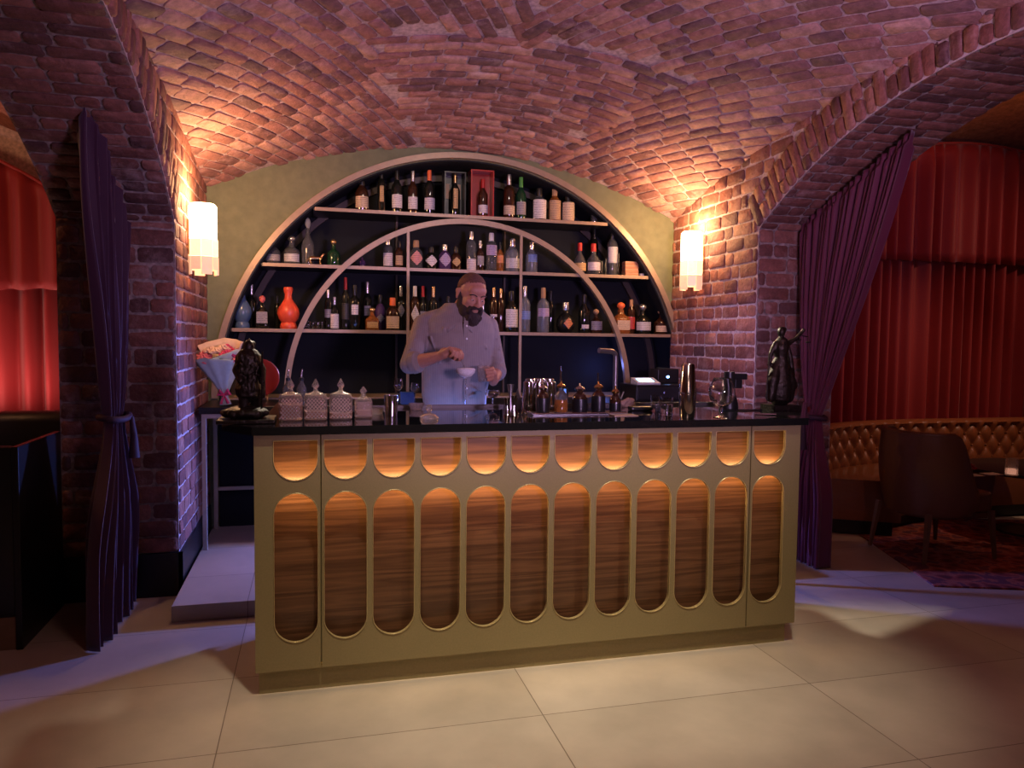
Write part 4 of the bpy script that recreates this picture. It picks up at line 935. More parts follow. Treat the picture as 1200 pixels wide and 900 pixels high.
def tumbler(px, py, r, h, label, m=STEEL, name='steel_tumbler', cat='tumbler', r0=None, grp=None, liquid=None):
    L = aZ(px, py, ZT); L.y += r; r0 = r0 or r*.88
    if liquid is None:
        return tag(MB().lathe(L, [(.001, 0), (r0, 0), (r, h), (r-.002, h), (r0-.002, .006), (.001, .006)], 28).build(name, m, smooth=40, loc=L), label, cat, grp)
    t = empty(name, L, label, cat, grp); MB().lathe(L, [(.001, 0), (r0, 0), (r, h), (r-.002, h), (r0-.002, .008), (.001, .008)], 28).build('glass_wall', m, t, smooth=40, loc=L)
    MB().lathe(L, [(.001, .009), (r0-.003, .009), (r-.0035, h*liquid), (.001, h*liquid)], 24).build('water', mat('water', (.9, .93, .95), .02, trans=1, ior=1.33), t, smooth=40, loc=L); return t
tumbler(459, 488, .034, .10, 'short steel tumbler right of the smallest cut-glass jar', r0=.030)
# glass lid lying on the bar
L = aZ(503, 491, ZT); t = empty('knobbed_cover', L, 'clear round glass cover with a knob lying on the bar below the barman', 'cover')
MB().lathe(L, [(.001, 0), (.046, 0), (.044, .010), (.03, .022), (.008, .030), (.006, .034)], 24).build('lid_disc', FROST, t, smooth=40, loc=L); MB().lathe(L+Vector((0, 0, .033)), [(.006, 0), (.014, .012), (.016, .022), (.010, .032), (.001, .036)], 14).build('knob', FROST, t, smooth=50, loc=L)
# coasters / bar bits
L = aZ(442, 487, ZT); L.y += .1; b = MB()
tag(MB().lathe(L, [(.001, 0), (.035, 0), (.045, .03), (.043, .03), (.033, .004), (.001, .004)], 20).build('glass_dish', FROST, smooth=40, loc=L), 'small cut-glass dish between the small jar and the steel tumbler', 'dish')
L = aZ(488, 480, ZT); tag(MB().lathe(L, [(.001, 0), (.03, 0), (.042, .034), (.040, .034), (.028, .004), (.001, .004)], 20).build('glass_dish', FROST, smooth=40, loc=L), 'small cut-glass dish behind the round glass cover', 'dish')
# coupe
cp = aY(546, 437, .92); L = Vector((cp.x, .92, 1.131)); zb_ = aY(546, 444, .92).z
t = empty('coupe_glass', L, 'coupe glass filled with white foam in front of the barman', 'glass'); hs = zb_-1.131; rb = (aY(558, 437, .92).x-aY(534, 437, .92).x)/2; hb = aY(546, 432, .92).z-zb_
MB().lathe(L, [(.001, 0), (.036, 0), (.036, .003), (.006, .008), (.0035, .02), (.0035, hs-.01), (.006, hs)], 20).build('stem', GLASS, t, smooth=50, loc=L)
MB().lathe(L, [(.004, hs), (rb*.55, hs+hb*.18), (rb*.88, hs+hb*.55), (rb, hs+hb), (rb-.002, hs+hb), (rb*.86, hs+hb*.56), (rb*.53, hs+hb*.2), (.001, hs+.004)], 28).build('bowl', mat('thin_glass', (.9, .9, .95), .05, alpha=.16), t, smooth=60, loc=L)
MB().lathe(L, [(.001, hs+hb*.22), (rb*.5, hs+hb*.24), (rb*.83, hs+hb*.6), (rb*.92, hs+hb*.93), (rb*.8, hs+hb*1.03), (.001, hs+hb*1.05)], 24).build('foam', mat('white_foam', (.92, .90, .92), .6), t, smooth=60, loc=L)
# shaker tins upside down in a group
tx = ['back left', 'back centre', 'back right', 'front left', 'front centre', 'front right']
for i, (px, dy) in enumerate(((619, .62), (630, .64), (641, .62), (617, .50), (629, .50), (643, .50))):
    x = aY(px+2, 470, dy).x; L = Vector((x, dy, ZT)); h = .165-(.01 if i > 2 else 0)
    tag(MB().lathe(L, [(.001, .001), (.034, 0), (.035, .004), (.027, h), (.023, h+.004), (.001, h+.004)], 28).build('shaker_tin', STEEL, smooth=40, loc=L), 'upturned steel shaker tin, %s of the cluster behind the bitters bottles' % tx[i], 'shaker', 'upturned shaker tins')
# jiggers
def jigger(px, py, h, r, label, m=STEEL):
    L = aZ(px, py, ZT); tag(MB().lathe(L, [(.001, 0), (r, 0), (r*.98, .004), (.008, h*.5), (.008, h*.53), (r*.85, h), (r*.82, h), (.006, h*.56), (.001, h*.55)], 22).build('jigger', m, smooth=40, loc=L), label, 'jigger', 'jiggers')
jigger(594, 486, .085, .019, 'small steel jigger left of the row of jiggers')
jigger(598, 481, .14, .022, 'tall black and steel jigger behind the small jigger', BRUSH)
jigger(602, 487, .10, .018, 'narrow steel jigger right beside the small jigger')
for i, px in enumerate((604, 614)):      # citrus squeezer-like wire stand
    L = aZ(px, 486, ZT); b = MB(); b.tube([L+Vector((-.012, 0, .003)), L+Vector((0, 0, .025)), L+Vector((.0, .0, .06)), L+Vector((.008, 0, .085))], .004, 6); b.tube([L+Vector((0, 0, .025)), L+Vector((.014, -.01, .003))], .004, 6); b.tube([L+Vector((0, 0, .03)), L+Vector((.0, .02, .003))], .004, 6)
    tag(b.build('bar_tool_stand', STEEL, smooth=50, loc=L), ('left' if i == 0 else 'right')+' of the two small three-legged steel stands on the bar right of the jiggers', 'stand', 'steel tool stands')
# folded blue napkin triangle
L = aZ(607, 479, ZT); tag(MB().add([L+Vector(v) for v in ((-.03, 0, 0), (.035, 0, 0), (.0, .01, .11), (-.03, .03, 0), (.035, .03, 0), (.0, .02, .11))], [(0, 1, 2), (3, 5, 4), (0, 3, 4, 1), (1, 4, 5, 2), (2, 5, 3, 0)]).build('folded_napkin', mat('blue_grey_cloth', (.22, .24, .36), .8), loc=L), 'blue grey folded napkin standing left of the shaker tins', 'napkin')
# tray + bitters
L = aZ(679, 486, ZT); a_ = aZ(622, 486, ZT); c_ = aZ(736, 486, ZT); t = empty('serving_tray', L+Vector((0, .03, 0)), 'narrow dark steel tray under the bitters bottles', 'tray'); LT = L+Vector((0, .03, 0))
wx = (c_-a_).length/2; MB().box(LT+Vector((-wx, -.055, 0)), LT+Vector((wx, .06, .006)), .002).build('tray_base', BRUSH, t, loc=LT)
b = MB(); b.tube([LT+Vector(v) for v in ((-wx, -.055, .009), (wx, -.055, .009), (wx, .06, .009), (-wx, .06, .009), (-wx, -.055, .009))], .004, 6); b.build('tray_rim', STEEL, t, loc=LT)
ZR_ = ZT+.0065
def bitters(px, w, h, liq, dark, spout, label, k):
    q = aZ(px, 484, ZR_); L = Vector((q.x, LT.y+.003, ZR_)); t = empty('bitters_bottle', L, label, 'bottle', 'bitters bottles on the tray')
    MB().lathe(L, [(.001, 0), (w, 0), (w*1.02, .004), (w, h*.62), (w*.8, h*.76), (w*.42, h*.86), (w*.40, h)], 22).build('glass_body', CLEARB if not dark else GLM['brown'], t, smooth=40, loc=L)
    MB().lathe(L, [(w*1.015, .006), (w*1.03, .008), (w*1.03, h*liq), (w*1.015, h*liq+.002)], 22).build('dark_band' if dark else 'amber_band', BLACKW if dark else AMBER, t, smooth=30, loc=L)
    MB().lathe(L+Vector((0, 0, h)), [(w*.62, -.004), (w*.70, .004), (w*.5, .012), (w*.2, .018), (.003, .034)], 14).build('stopper', BRASS if k else STEEL, t, smooth=40, loc=L)
    if spout: MB().tube([L+Vector((-.004, 0, h+.03)), L+Vector((-.004, 0, h+.03+spout))], [.005, .004], 8).build('dropper', STEEL, t, smooth=40, loc=L)
bitters(635, .034, .125, .62, 1, 0, 'dark bodied bitters bottle with clear shoulder, leftmost on the tray', 0)
bitters(657, .034, .135, .50, 0, .075, 'amber bitters bottle with a tall dropper on the tray', 1)
bitters(680, .039, .120, .60, 1, 0, 'wide dark bitters bottle in the middle of the tray', 0)
bitters(703, .036, .130, .66, 1, .045, 'dark bitters bottle with a short dropper, second from right on the tray', 1)
bitters(724, .030, .105, .45, 1, 0, 'smallest bitters bottle with a brass stopper, rightmost on the tray', 1)
L = aZ(669, 477, ZT); L.y += .12; L.z = ZT; t = empty('blue_lit_phone', L, 'small upright device with blue lit edge behind the bitters bottles', 'device')
MB().box(L+Vector((-.026, 0, 0)), L+Vector((.026, .012, .10)), .003).build('case', BLACKW, t, loc=L); MB().box(L+Vector((-.023, -.0015, .02)), L+Vector((.010, -.0003, .095))).build('screen', mat('dim_blue_screen', (.1, .2, .6), .3, emis=(.12, .30, 1), es=1.2), t, loc=L)
# tap
P0 = aY(720.5, 470, .90); zt_ = aY(720, 412, .90).z; x = P0.x; xs = aY(699, 412, .90).x
L = Vector((x, .90, 1.1305)); t = empty('bar_tap', L, 'tall right-angled brushed steel tap on the inner worktop', 'tap')
MB().tube([(x, .9, 1.131), (x, .9, zt_-.035), (x-.004, .897, zt_-.015), (x-.022, .89, zt_-.002), (x-.05, .885, zt_+.002), (xs, .86, zt_+.006)], .015, 14).build('spout', BRUSH, t, smooth=60, loc=L)
MB().lathe((x, .9, 1.1305), [(.026, 0), (.026, .01), (.018, .014)], 20).build('base_ring', BRUSH, t, smooth=40, loc=L)
MB().tube([(x+.014, .9, 1.19), (x+.04, .9, 1.20), (x+.055, .9, 1.24)], [.006, .006, .004], 8).build('lever', BRUSH, t, smooth=50, loc=L)
# small things right of the tray
L = aZ(752, 481, ZT); tag(MB().box(L+Vector((-.065, -.02, 0)), L+Vector((.065, .045, .022)), .008).build('black_pouch', BLACKW, loc=L), 'flat black case lying right of the tray', 'case')
L = aZ(742, 487, ZT); tag(MB().box(L+Vector((-.11, -.02, 0)), L+Vector((.02, .07, .003))).build('paper_napkin', mat('tan_paper', (.42, .30, .24), .8), loc=L+Vector((0, 0, 0))), 'flat tan paper napkin lying at the right end of the tray', 'napkin')
L = aZ(739, 478, ZT); L.y += .06; b = MB()
for k in range(9): b.ell(L+Vector((R.uniform(-.05, .05), R.uniform(-.02, .03), .016+R.uniform(0, .022))), (.028, .022, .014), 8, 6, Euler((R.uniform(-.6, .6), R.uniform(-.6, .6), R.uniform(0, 3))).to_matrix())
b.box(L+Vector((-.05, -.02, 0)), L+Vector((.05, .03, .02)))
q = melt(b, 'bar_cloth', mat('tan_cloth', (.36, .24, .18), .9), .005, sm=2, loc=L); tag(q, 'crumpled tan bar cloth behind the black case', 'cloth')
tumbler(771, 482, .030, .085, 'plain glass tumbler with water, left and behind of the two', GLASS, 'water_glass', 'glass', .028, 'water glasses', .5)
tumbler(784, 487, .038, .090, 'larger plain glass tumbler with water, right of the two', GLASS, 'water_glass', 'glass', .036, 'water glasses', .6)
L = aZ(809.5, 491, ZT); L.y += .04; t = empty('cocktail_shaker', L, 'two-piece steel cocktail shaker standing near the right end of the bar', 'shaker')
MB().lathe(L, [(.001, 0), (.034, 0), (.036, .004), (.044, .125), (.044, .13)], 30).build('lower_tin', STEEL, t, smooth=40, loc=L)
MB().lathe(L, [(.0445, .118), (.0425, .125), (.0315, .262), (.026, .270), (.001, .270)], 30).build('upper_tin', STEEL, t, smooth=40, loc=L)
L = aZ(849, 490, ZT); L.y += .03; t = empty('brandy_snifter', L, 'large empty brandy snifter on the bar near the right end', 'glass')
MB().lathe(L, [(.001, 0), (.040, 0), (.040, .003), (.008, .010), (.005, .02), (.005, .04), (.009, .052)], 22).build('stem', GLASS, t, smooth=50, loc=L)
out = [(.006, .052), (.032, .060), (.056, .085), (.066, .115), (.063, .145), (.052, .175), (.042, .198)]
MB().lathe(L, out+[(r-.002, z+.001) for r, z in out[::-1]][:-1]+[(.001, .056)], 30).build('bowl', GLASS, t, smooth=60, loc=L)
# black hand-held blender / stand behind snifter
L = aZ(857, 479, ZT); L.y += .03; t = empty('black_bar_stand', L, 'black bottle-shaped device with a side arm behind the brandy snifter', 'device')
MB().lathe(L, [(.001, 0), (.055, 0), (.052, .03), (.035, .09), (.028, .14), (.032, .19), (.03, .21), (.001, .21)], 20).build('body', BLACKW, t, smooth=40, loc=L)
MB().box(L+Vector((-.02, -.02, .165)), L+Vector((.105, .02, .200)), .006).build('arm', BLACKW, t, loc=L)
MB().box(L+Vector((.03, -.016, .115)), L+Vector((.075, .016, .165)), .004).build('bracket', BLACKW, t, loc=L)
L = aZ(897, 486.5, ZT); b = MB(); b.tube([L+Vector((-.05, .02, .005)), L+Vector((.05, -.02, .005))], [.004, .005], 8); tag(b.build('silver_pen', STEEL, smooth=40, loc=L), 'silver pen lying on the stone top in front of the justice statue', 'pen')
b = MB(); L = aZ(878, 482, ZT); b.tube([L+Vector((-.16, 0.02, .004)), L+Vector((-.10, .05, .004)), L+Vector((-.02, .03, .004)), L+Vector((.05, .05, .004)), L+Vector((.1, .03, .004))], .004, 6); tag(b.build('black_cable', BLACKW, smooth=50, loc=L), 'thin black cable lying behind the snifter', 'cable')

# ---- justice statue
yS = .66; L = aZ(915, 481, ZT); yS = L.y+.06; L = Vector((aY(915, 470, yS).x, yS, ZT)); t = empty('justice_statue', L, 'dark bronze robed woman statue with one arm raised, at the right end of the bar', 'statue')
def PS(u, v, dy=0): return aY(u, v, yS+dy)
MB().prism([(L.x-.085, yS-.07), (L.x+.085, yS-.07), (L.x+.085, yS+.07), (L.x-.085, yS+.07)], ZT, ZT+.028).build('plinth', STATUE, t, loc=L)
b = MB(); 
b.chain([PS(914, 463), PS(914, 450), PS(915, 432), PS(915, 418)], [.066, .068, .050, .036], 16)
b.chain([PS(903, 466, -.02), PS(906, 445, -.02), PS(911, 425)], [.028, .036, .03]); b.chain([PS(924, 466, -.02), PS(925, 448, -.02), PS(919, 428)], [.030, .040, .03]); b.chain([PS(929, 452, .02), PS(925, 435)], [.028, .02])
b.chain([PS(915, 418), PS(915, 408), PS(916, 402)], [.036, .046, .038]); b.chain([PS(915, 400), PS(915.5, 394)], [.016, .013]); b.ell(PS(915.5, 389), (.022, .025, .029)); b.ell(PS(917, 386.5, .01), (.024, .024, .018))
b.chain([PS(909, 403), PS(903.5, 414), PS(901.5, 427)], [.018, .013, .010]); b.chain([PS(922, 403), PS(932, 397.5), PS(941, 388)], [.018, .012, .009]); b.ell(PS(941.5, 387), .012)
b.chain([PS(923, 404, .02), PS(926, 420, .02), PS(929, 440, .02)], [.012, .016, .014])
melt(b, 'robed_figure', STATUE, .005, t, 2, loc=L)
b = MB(); b.tube([PS(901.5, 424, -.01), PS(898.5, 452, -.02), PS(899, 472, -.03)], [.005, .004, .002], 6); b.tube([PS(899, 428, -.01), PS(904, 427, -.01)], .004, 6); b.build('sword', STATUE, t, loc=L)
b = MB(); b.tube([PS(936, 392, -.02), PS(947, 395, .02)], .003, 6)
for u, v in ((936, 398), (947, 401)): b.tube([PS(u, v-5.5), PS(u, v)], .0015, 5); b.ell(PS(u, v), (.016, .016, .005), 10, 6)
b.build('scales', STATUE, t, loc=L)
# ---- left warrior statue
L = aZ(291, 496, ZT); yS = L.y+.06; L = Vector((aY(291, 470, yS).x, yS, ZT)); t = empty('warrior_statue', L, 'dark bronze armoured warrior statue on a rocky base at the left end of the bar', 'statue')
def PS(u, v, dy=0): return aY(u, v, yS+dy)
b = MB(); b.box((L.x-.125, yS-.10, ZT), (L.x+.115, yS+.12, ZT+.018), .004); b.build('plinth', STATUE, t, loc=L)
b = MB(); 
for k in range(46):
    a = R.uniform(0, 2*pi); q = R.uniform(0, 1)**.6; b.ell((L.x-.01+.09*q*cos(a), yS+.08*q*sin(a), ZT+.036+R.uniform(0, .03)*(1.2-q)), (R.uniform(.014, .03), R.uniform(.014, .03), R.uniform(.012, .024)), 8, 6)
b.ell((L.x-.01, yS, ZT+.042), (.10, .09, .030))
melt(b, 'rocky_base', STATUE, .005, t, 0, loc=L)
b = MB()
b.chain([PS(285.5, 481, -.02), PS(286, 468, -.02), PS(287, 455)], [.019, .024, .030]); b.chain([PS(300, 480, .02), PS(299.5, 466, .01), PS(297, 455)], [.019, .024, .030])
b.ell(PS(284.5, 482, -.05), (.018, .035, .014)); b.ell(PS(301, 482, -.02), (.018, .035, .014))
b.chain([PS(291.5, 456), PS(291.5, 446), PS(291.5, 434), PS(291.5, 423)], [.060, .048, .052, .060], 14)
b.chain([PS(284, 422), PS(277.5, 434, -.02), PS(282, 446, -.06)], [.026, .020, .015]); b.chain([PS(299, 422), PS(306.5, 433, -.02), PS(307, 447, -.05)], [.026, .020, .015])
b.chain([PS(291.5, 416), PS(291.5, 411)], [.020, .018]); b.ell(PS(291.5, 406.5), (.025, .029, .031)); b.chain([PS(291.5, 403), PS(292, 397)], [.016, .004]); b.chain([PS(291.5, 401, .0), PS(296, 403, .03), PS(298, 412, .05)], [.01, .014, .008])
for k in range(9): b.cap(PS(283+2*k, 456, -.045+.002*k), PS(282.5+2.2*k, 464, -.05), .010, .006, 8)
for k in range(16): b.ell(PS(284+R.uniform(0, 15), 424+R.uniform(0, 26), -.05), (.010, .008, .012), 6, 5)
b.chain([PS(296, 420, .05), PS(302, 440, .06), PS(305, 462, .05)], [.03, .034, .024])
for k in range(70):
    u_ = R.uniform(279, 304); v_ = R.uniform(416, 458); b.ell(PS(u_*.75+291.5*.25, v_, -.052), (.007, .008, R.uniform(.006, .014)), 6, 5)
melt(b, 'armoured_figure', STATUE, .0035, t, 0, loc=L)
b = MB(); b.tube([PS(307.5, 412, -.06), PS(307, 447, -.06), PS(306.5, 479, -.05)], [.004, .005, .004], 6); b.build('spear', STATUE, t, loc=L)

# ================================================================== BARMAN
PL = .09; yB = 1.27
def PM(u, v, y=yB): return aY(u, v, y)
base = Vector((PM(533, 450).x, yB, PL)); man = empty('person', base, 'bearded man in a light button shirt with rolled sleeves, stirring a drink behind the bar', 'person')
cx = PM(532, 450).x
HC = PM(552.5, 345, yB-.07)                        # head centre
HR = (Matrix.Rotation(radians(16), 3, 'Z') @ Matrix.Rotation(radians(4), 3, 'Y') @ Matrix.Rotation(radians(24), 3, 'X'))
def H(x, y, z): return HC + HR @ (Vector((x, y, z))*1.07)
def he(b, c, r, e=None): b.ell(H(*c), tuple(k*1.07 for k in r), 18, 12, HR @ e.to_matrix() if e else HR)
b = MB()
he(b, (0, .012, .028), (.077, .096, .088)); he(b, (0, -.028, -.035), (.064, .068, .078)); he(b, (0, -.058, -.090), (.036, .034, .028))
he(b, (-.036, -.062, -.018), (.024, .022, .026)); he(b, (.036, -.062, -.018), (.024, .022, .026))
b.cap(H(-.038, -.078, .022), H(.038, -.078, .022), .012); he(b, (0, -.060, .045), (.055, .035, .035))
b.chain([H(0, -.086, .012), H(0, -.102, -.008), H(0, -.114, -.026)], [.009, .010, .013]); he(b, (-.012, -.104, -.028), (.009, .010, .008)); he(b, (.012, -.104, -.028), (.009, .010, .008))
he(b, (0, -.096, -.056), (.022, .010, .006)); he(b, (0, -.094, -.068), (.019, .010, .007))
for s in (-1, 1):
    he(b, (s*.030, -.078, .003), (.015, .012, .011)); he(b, (s*.079, .012, -.002), (.009, .018, .030)); he(b, (s*.086, .018, .008), (.007, .014, .016)); he(b, (s*.082, .008, -.026), (.007, .009, .011))
# neck and torso core
nk = PM(534, 374, yB)
b.chain([H(0, .02, -.05), nk, Vector((cx, yB+.01, nk.z-.06))], [.062, .062, .075], 16)
tz = lambda v: PM(532, v).z
b.ell((cx, yB+.01, tz(385)-.05), (.17, .095, .14), 20, 14); b.ell((cx, yB+.01, tz(440)), (.15, .10, .20), 20, 14); b.ell((cx, yB+.01, .99), (.165, .115, .14), 20, 14)
for s in (-1, 1): b.chain([(cx+s*.09, yB+.01, .94), (cx+s*.105, yB-.005, .55), (cx+s*.11, yB+.015, .17)], [.088, .058, .040], 14); b.chain([(cx+s*.11, yB+.02, .14), (cx+s*.12, yB-.13, .125)], [.036, .028])
# arms: joints measured
SRr = Vector((PM(497, 380).x, yB+.02, PM(497, 380).z)); ELr = PM(480, 427, yB-.16); WRr = PM(516, 417, yB-.30)
SRl = Vector((PM(573, 382).x, yB+.01, PM(573, 382).z)); ELl = PM(583, 433, yB-.05); WRl = PM(578, 447, yB-.20)
b.chain([SRr, ELr], [.052, .043], 14); b.chain([ELr, ELr.lerp(WRr, .3), WRr], [.044, .045, .028], 14)
b.chain([SRl, ELl], [.050, .042], 14); b.chain([ELl, ELl.lerp(WRl, .3), WRl], [.042, .042, .028], 14)
# right hand (stirring): palm forward, fingers pinching downwards
d = (PM(528, 410, yB-.34)-WRr).normalized(); n_ = Vector((.15, -.25, -.95)); n_ = (n_-d*n_.dot(d)).normalized(); s_ = d.cross(n_).normalized()
pc = WRr+d*.05
b.cap(WRr, WRr+d*.035, .027, .034); 
for k in range(4): b.cap(WRr+d*.03+s_*(.030-.019*k)*.7, WRr+d*.088+s_*(.033-.021*k), .016, .0125, 10)
TIP = []
for k, (ln, c1) in enumerate(((.072, 52), (.080, 60), (.074, 70), (.058, 78))):
    q = WRr+d*.088+s_*(.033-.021*k); a = radians(c1*.5); pts = [q]; r_ = [.0115, .0105, .0098, .0085]
    for j, f in enumerate((.44, .32, .24)):
        a += radians(c1)*(.35 if j == 0 else .75); dr = d*cos(a)+n_*sin(a)-s_*0.10*(1.5-k)*0; q = q+dr*ln*f*1.15; pts.append(q)
    b.chain(pts, r_, 10); TIP.append(q)
th = WRr+d*.030+s_*.030; tp = TIP[0]-n_*.0+s_*.004-d*.016
b.chain([th, th.lerp(tp, .5)+s_*.022+n_*.012, tp], [.017, .0135, .010], 10)
# left hand wraps the rocks glass
GL = PM(567, 438, yB-.27); gr = .040
hz = GL.z
pm = GL+Vector((gr+.016, .02, 0)); b.cap(WRl, pm, .027, .028); 
for k in range(4): b.cap(pm+Vector((.0, .0, .030-.020*k)), WRl.lerp(pm, .35)+Vector((0, 0, .018-.012*k)), .014, .015, 10)
for k in range(4):
    z = hz+.030-.020*k; r = gr+.009; A = [5, -28, -62, -92+6*k]; pts = [Vector((GL.x+r*cos(radians(a)), GL.y+r*sin(radians(a)), z-.002*j)) for j, a in enumerate(A)]
    b.chain(pts, [.0125, .0110, .0100, .0085], 10)
b.chain([pm+Vector((-.004, .018, .02)), Vector((GL.x+.035, GL.y+.045, hz+.032)), Vector((GL.x-.002, GL.y+gr+.010, hz+.034))], [.015, .012, .010], 10)
body = melt(b, 'body', SKIN, .0046, man, 3, .5, loc=base)
# eyes, brows
for s in (-1, 1):
    q = MB(); he(q, (s*.030, -.0808, -.0015), (.0105, .0085, .0045)); e = q.build('eye', mat('eye_white', (.65, .6, .58), .3), man, smooth=60, loc=base)
    q = MB(); he(q, (s*.030+.002, -.0885, -.004), (.0042, .0022, .0036)); q.build('iris', mat('dark_iris', (.03, .015, .01), .2), e, smooth=60, loc=base)
q = MB()
for s in (-1, 1):
    for k in range(9):
        u = k/8; q.cap(H(s*(.014+.034*u), -.0945+.012*u*u, .0225+.006*sin(pi*u)), H(s*(.019+.034*u), -.0935+.012*u*u, .0245+.005*sin(pi*u)), .0042, .0030, 6)
HAIR = mat('dark_brown_hair', (.028, .014, .010), .8, bump=1, bscale=260, var=.4)
melt(q, 'eyebrows', HAIR, .0025, man, 1, loc=base)
q = MB()
he(q, (0, -.070, -.112), (.052, .046, .052)); he(q, (0, -.078, -.145), (.036, .034, .032))
for s in (-1, 1):
    he(q, (s*.046, -.038, -.082), (.026, .046, .040)); he(q, (s*.064, -.008, -.050), (.014, .026, .040)); he(q, (s*.073, .000, -.012), (.008, .014, .030)); he(q, (s*.018, -.104, -.044), (.022, .013, .010)); he(q, (s*.034, -.088, -.062), (.014, .018, .024))
for k in range(150):
    a = R.uniform(0, 2*pi); u = R.uniform(0, 1); he(q, (.056*cos(a)*u**.5, -.082-.030*sin(a), -.112-.045*R.uniform(-.3, 1)), (.006, .006, .013))
melt(q, 'beard', HAIR, .0040, man, 1, loc=base)
# cropped hair: thin cap over crown, back and sides
q = MB(); g = MB(); he(g, (0, .0135, .0295), (.0785, .0975, .0895))
vs = g.v; keep = []
inv = HR.transposed()
def loc_(v): return (inv @ (Vector(v)-HC))/1.07
hb = MB(); big = MB(); big.ell(HC+HR @ (Vector((0, .0135, .0295))*1.07), (.0780*1.07, .0970*1.07, .0890*1.07), 64, 48, HR)
for f in big.f:
    c = sum((loc_(big.v[k]) for k in f), Vector())/len(f)
    if c.z > .036-1.02*c.y+(.012 if abs(c.x) > .05 and c.y < 0 else 0): keep.append(f)
hb.v = big.v; hb.f = keep; o = hb.build('cropped_hair', mat('cropped_hair', (.13, .055, .035), .85, bump=1, bscale=320, var=.5), man, smooth=80, loc=base)
md = o.modifiers.new('t', 'SOLIDIFY'); md.thickness = .0012; md.offset = 1
# shirt: torso with shoulders, rolled sleeves
SHIRT = mat('striped_shirt', (.25, .205, .185), .8, bump=.25, bscale=25)
nt = SHIRT.node_tree; tcx = N(nt, 'ShaderNodeTexCoord'); sp = N(nt, 'ShaderNodeSeparateXYZ'); nt.links.new(tcx.outputs['Object'], sp.inputs[0])
mm = N(nt, 'ShaderNodeMath', operation='MULTIPLY'); mm.inputs[1].default_value = 700; nt.links.new(sp.outputs[0], mm.inputs[0]); si = N(nt, 'ShaderNodeMath', operation='SINE'); nt.links.new(mm.outputs[0], si.inputs[0])
mr = N(nt, 'ShaderNodeMapRange'); mr.inputs[1].default_value = -1; mr.inputs[2].default_value = 1; mr.inputs[3].default_value = .82; mr.inputs[4].default_value = 1.08; nt.links.new(si.outputs[0], mr.inputs[0])
bs = nt.nodes['Principled BSDF']; src = bs.inputs['Base Color'].links[0].from_socket; mx = N(nt, 'ShaderNodeMix', data_type='RGBA', blend_type='MULTIPLY'); mx.inputs[0].default_value = 1
nt.links.new(src, mx.inputs[6]); nt.links.new(mr.outputs[0], mx.inputs[7]); nt.links.new(mx.outputs[2], bs.inputs['Base Color'])
b = MB()
def sect(v, ul, ur, ry, dy=0): a, c = PM(ul, v), PM(ur, v); return ((a.x+c.x)/2, yB+dy, a.z, abs(c.x-a.x)/2, ry)
secs = [sect(474, 496, 569, .125), sect(462, 494.5, 570, .128), sect(445, 494, 573, .132), sect(425, 494, 577, .138, -.01), sect(405, 493, 579, .142, -.015), sect(390, 493, 580, .135, -.01), sect(378, 496, 579, .118), sect(369, 504, 574, .098, .005), sect(362, 514, 564, .082, .008), sect(355, 522, 552, .066, .01)]
secs = [(secs[0][0], yB, .93, .205, .135), (secs[0][0], yB, 1.02, .195, .128)]+secs
vs = []; n = 40
for (x, y, z, rx, ry) in secs:
    for k in range(n):
        a = 2*pi*k/n; f = 1+.012*sin(5*a+z*30)*(1 if z < 1.5 else .4); vs.append((x+rx*f*cos(a), y+ry*f*sin(a), z))
fs = [(i*n+k, i*n+(k+1) % n, (i+1)*n+(k+1) % n, (i+1)*n+k) for i in range(len(secs)-1) for k in range(n)]+[tuple(range(n-1, -1, -1)), tuple((len(secs)-1)*n+k for k in range(n))]
b.add(vs, fs)
def sleeve(S, E, W_, fr, r0, r1):
    mid = S.lerp(E, .5); q = E.lerp(W_, fr); b.chain([S, mid, E, q], [r0, r0*.93, r1, r1*.97], 18)
    ax = (q-E).normalized(); b.tube([q-ax*.035, q-ax*.03, q+ax*.012, q+ax*.016], [r1*.9, r1*1.10, r1*1.10, r1*.9], 18)
    for k in range(7): # creases
        c = S.lerp(E, .15+.12*k); up = Vector((0, 0, 1)); dr = (E-S).normalized(); s2 = dr.cross(Vector((0, 1, 0))).normalized()*(1 if k % 2 else -1)
        b.cap(c+s2*r0*.55+Vector((0, -r0*.6, 0)), c-s2*r0*.4+Vector((0, -r0*.78, .02)), .012, .007, 8)
sleeve(SRr, ELr, WRr, .24, .064, .058); sleeve(SRl, ELl, WRl, .22, .060, .054)
b.chain([Vector((secs[-2][0], yB+.01, secs[-2][2]-.01)), SRr+Vector((.03, 0, .02))], [.05, .06], 14); b.chain([Vector((secs[-2][0], yB+.01, secs[-2][2]-.01)), SRl+Vector((-.03, 0, .015))], [.05, .056], 14)
for (u0, v0, u1, v1) in ((545, 450, 565, 460), (520, 385, 532, 420), (553, 392, 571, 408), (505, 395, 515, 425), (560, 420, 572, 440), (556, 462, 540, 468)):
    b.cap(PM(u0, v0, yB-.122), PM(u1, v1, yB-.126), .010, .005, 8)
shirt = melt(b, 'shirt', SHIRT, .006, man, 3, .5, loc=base)
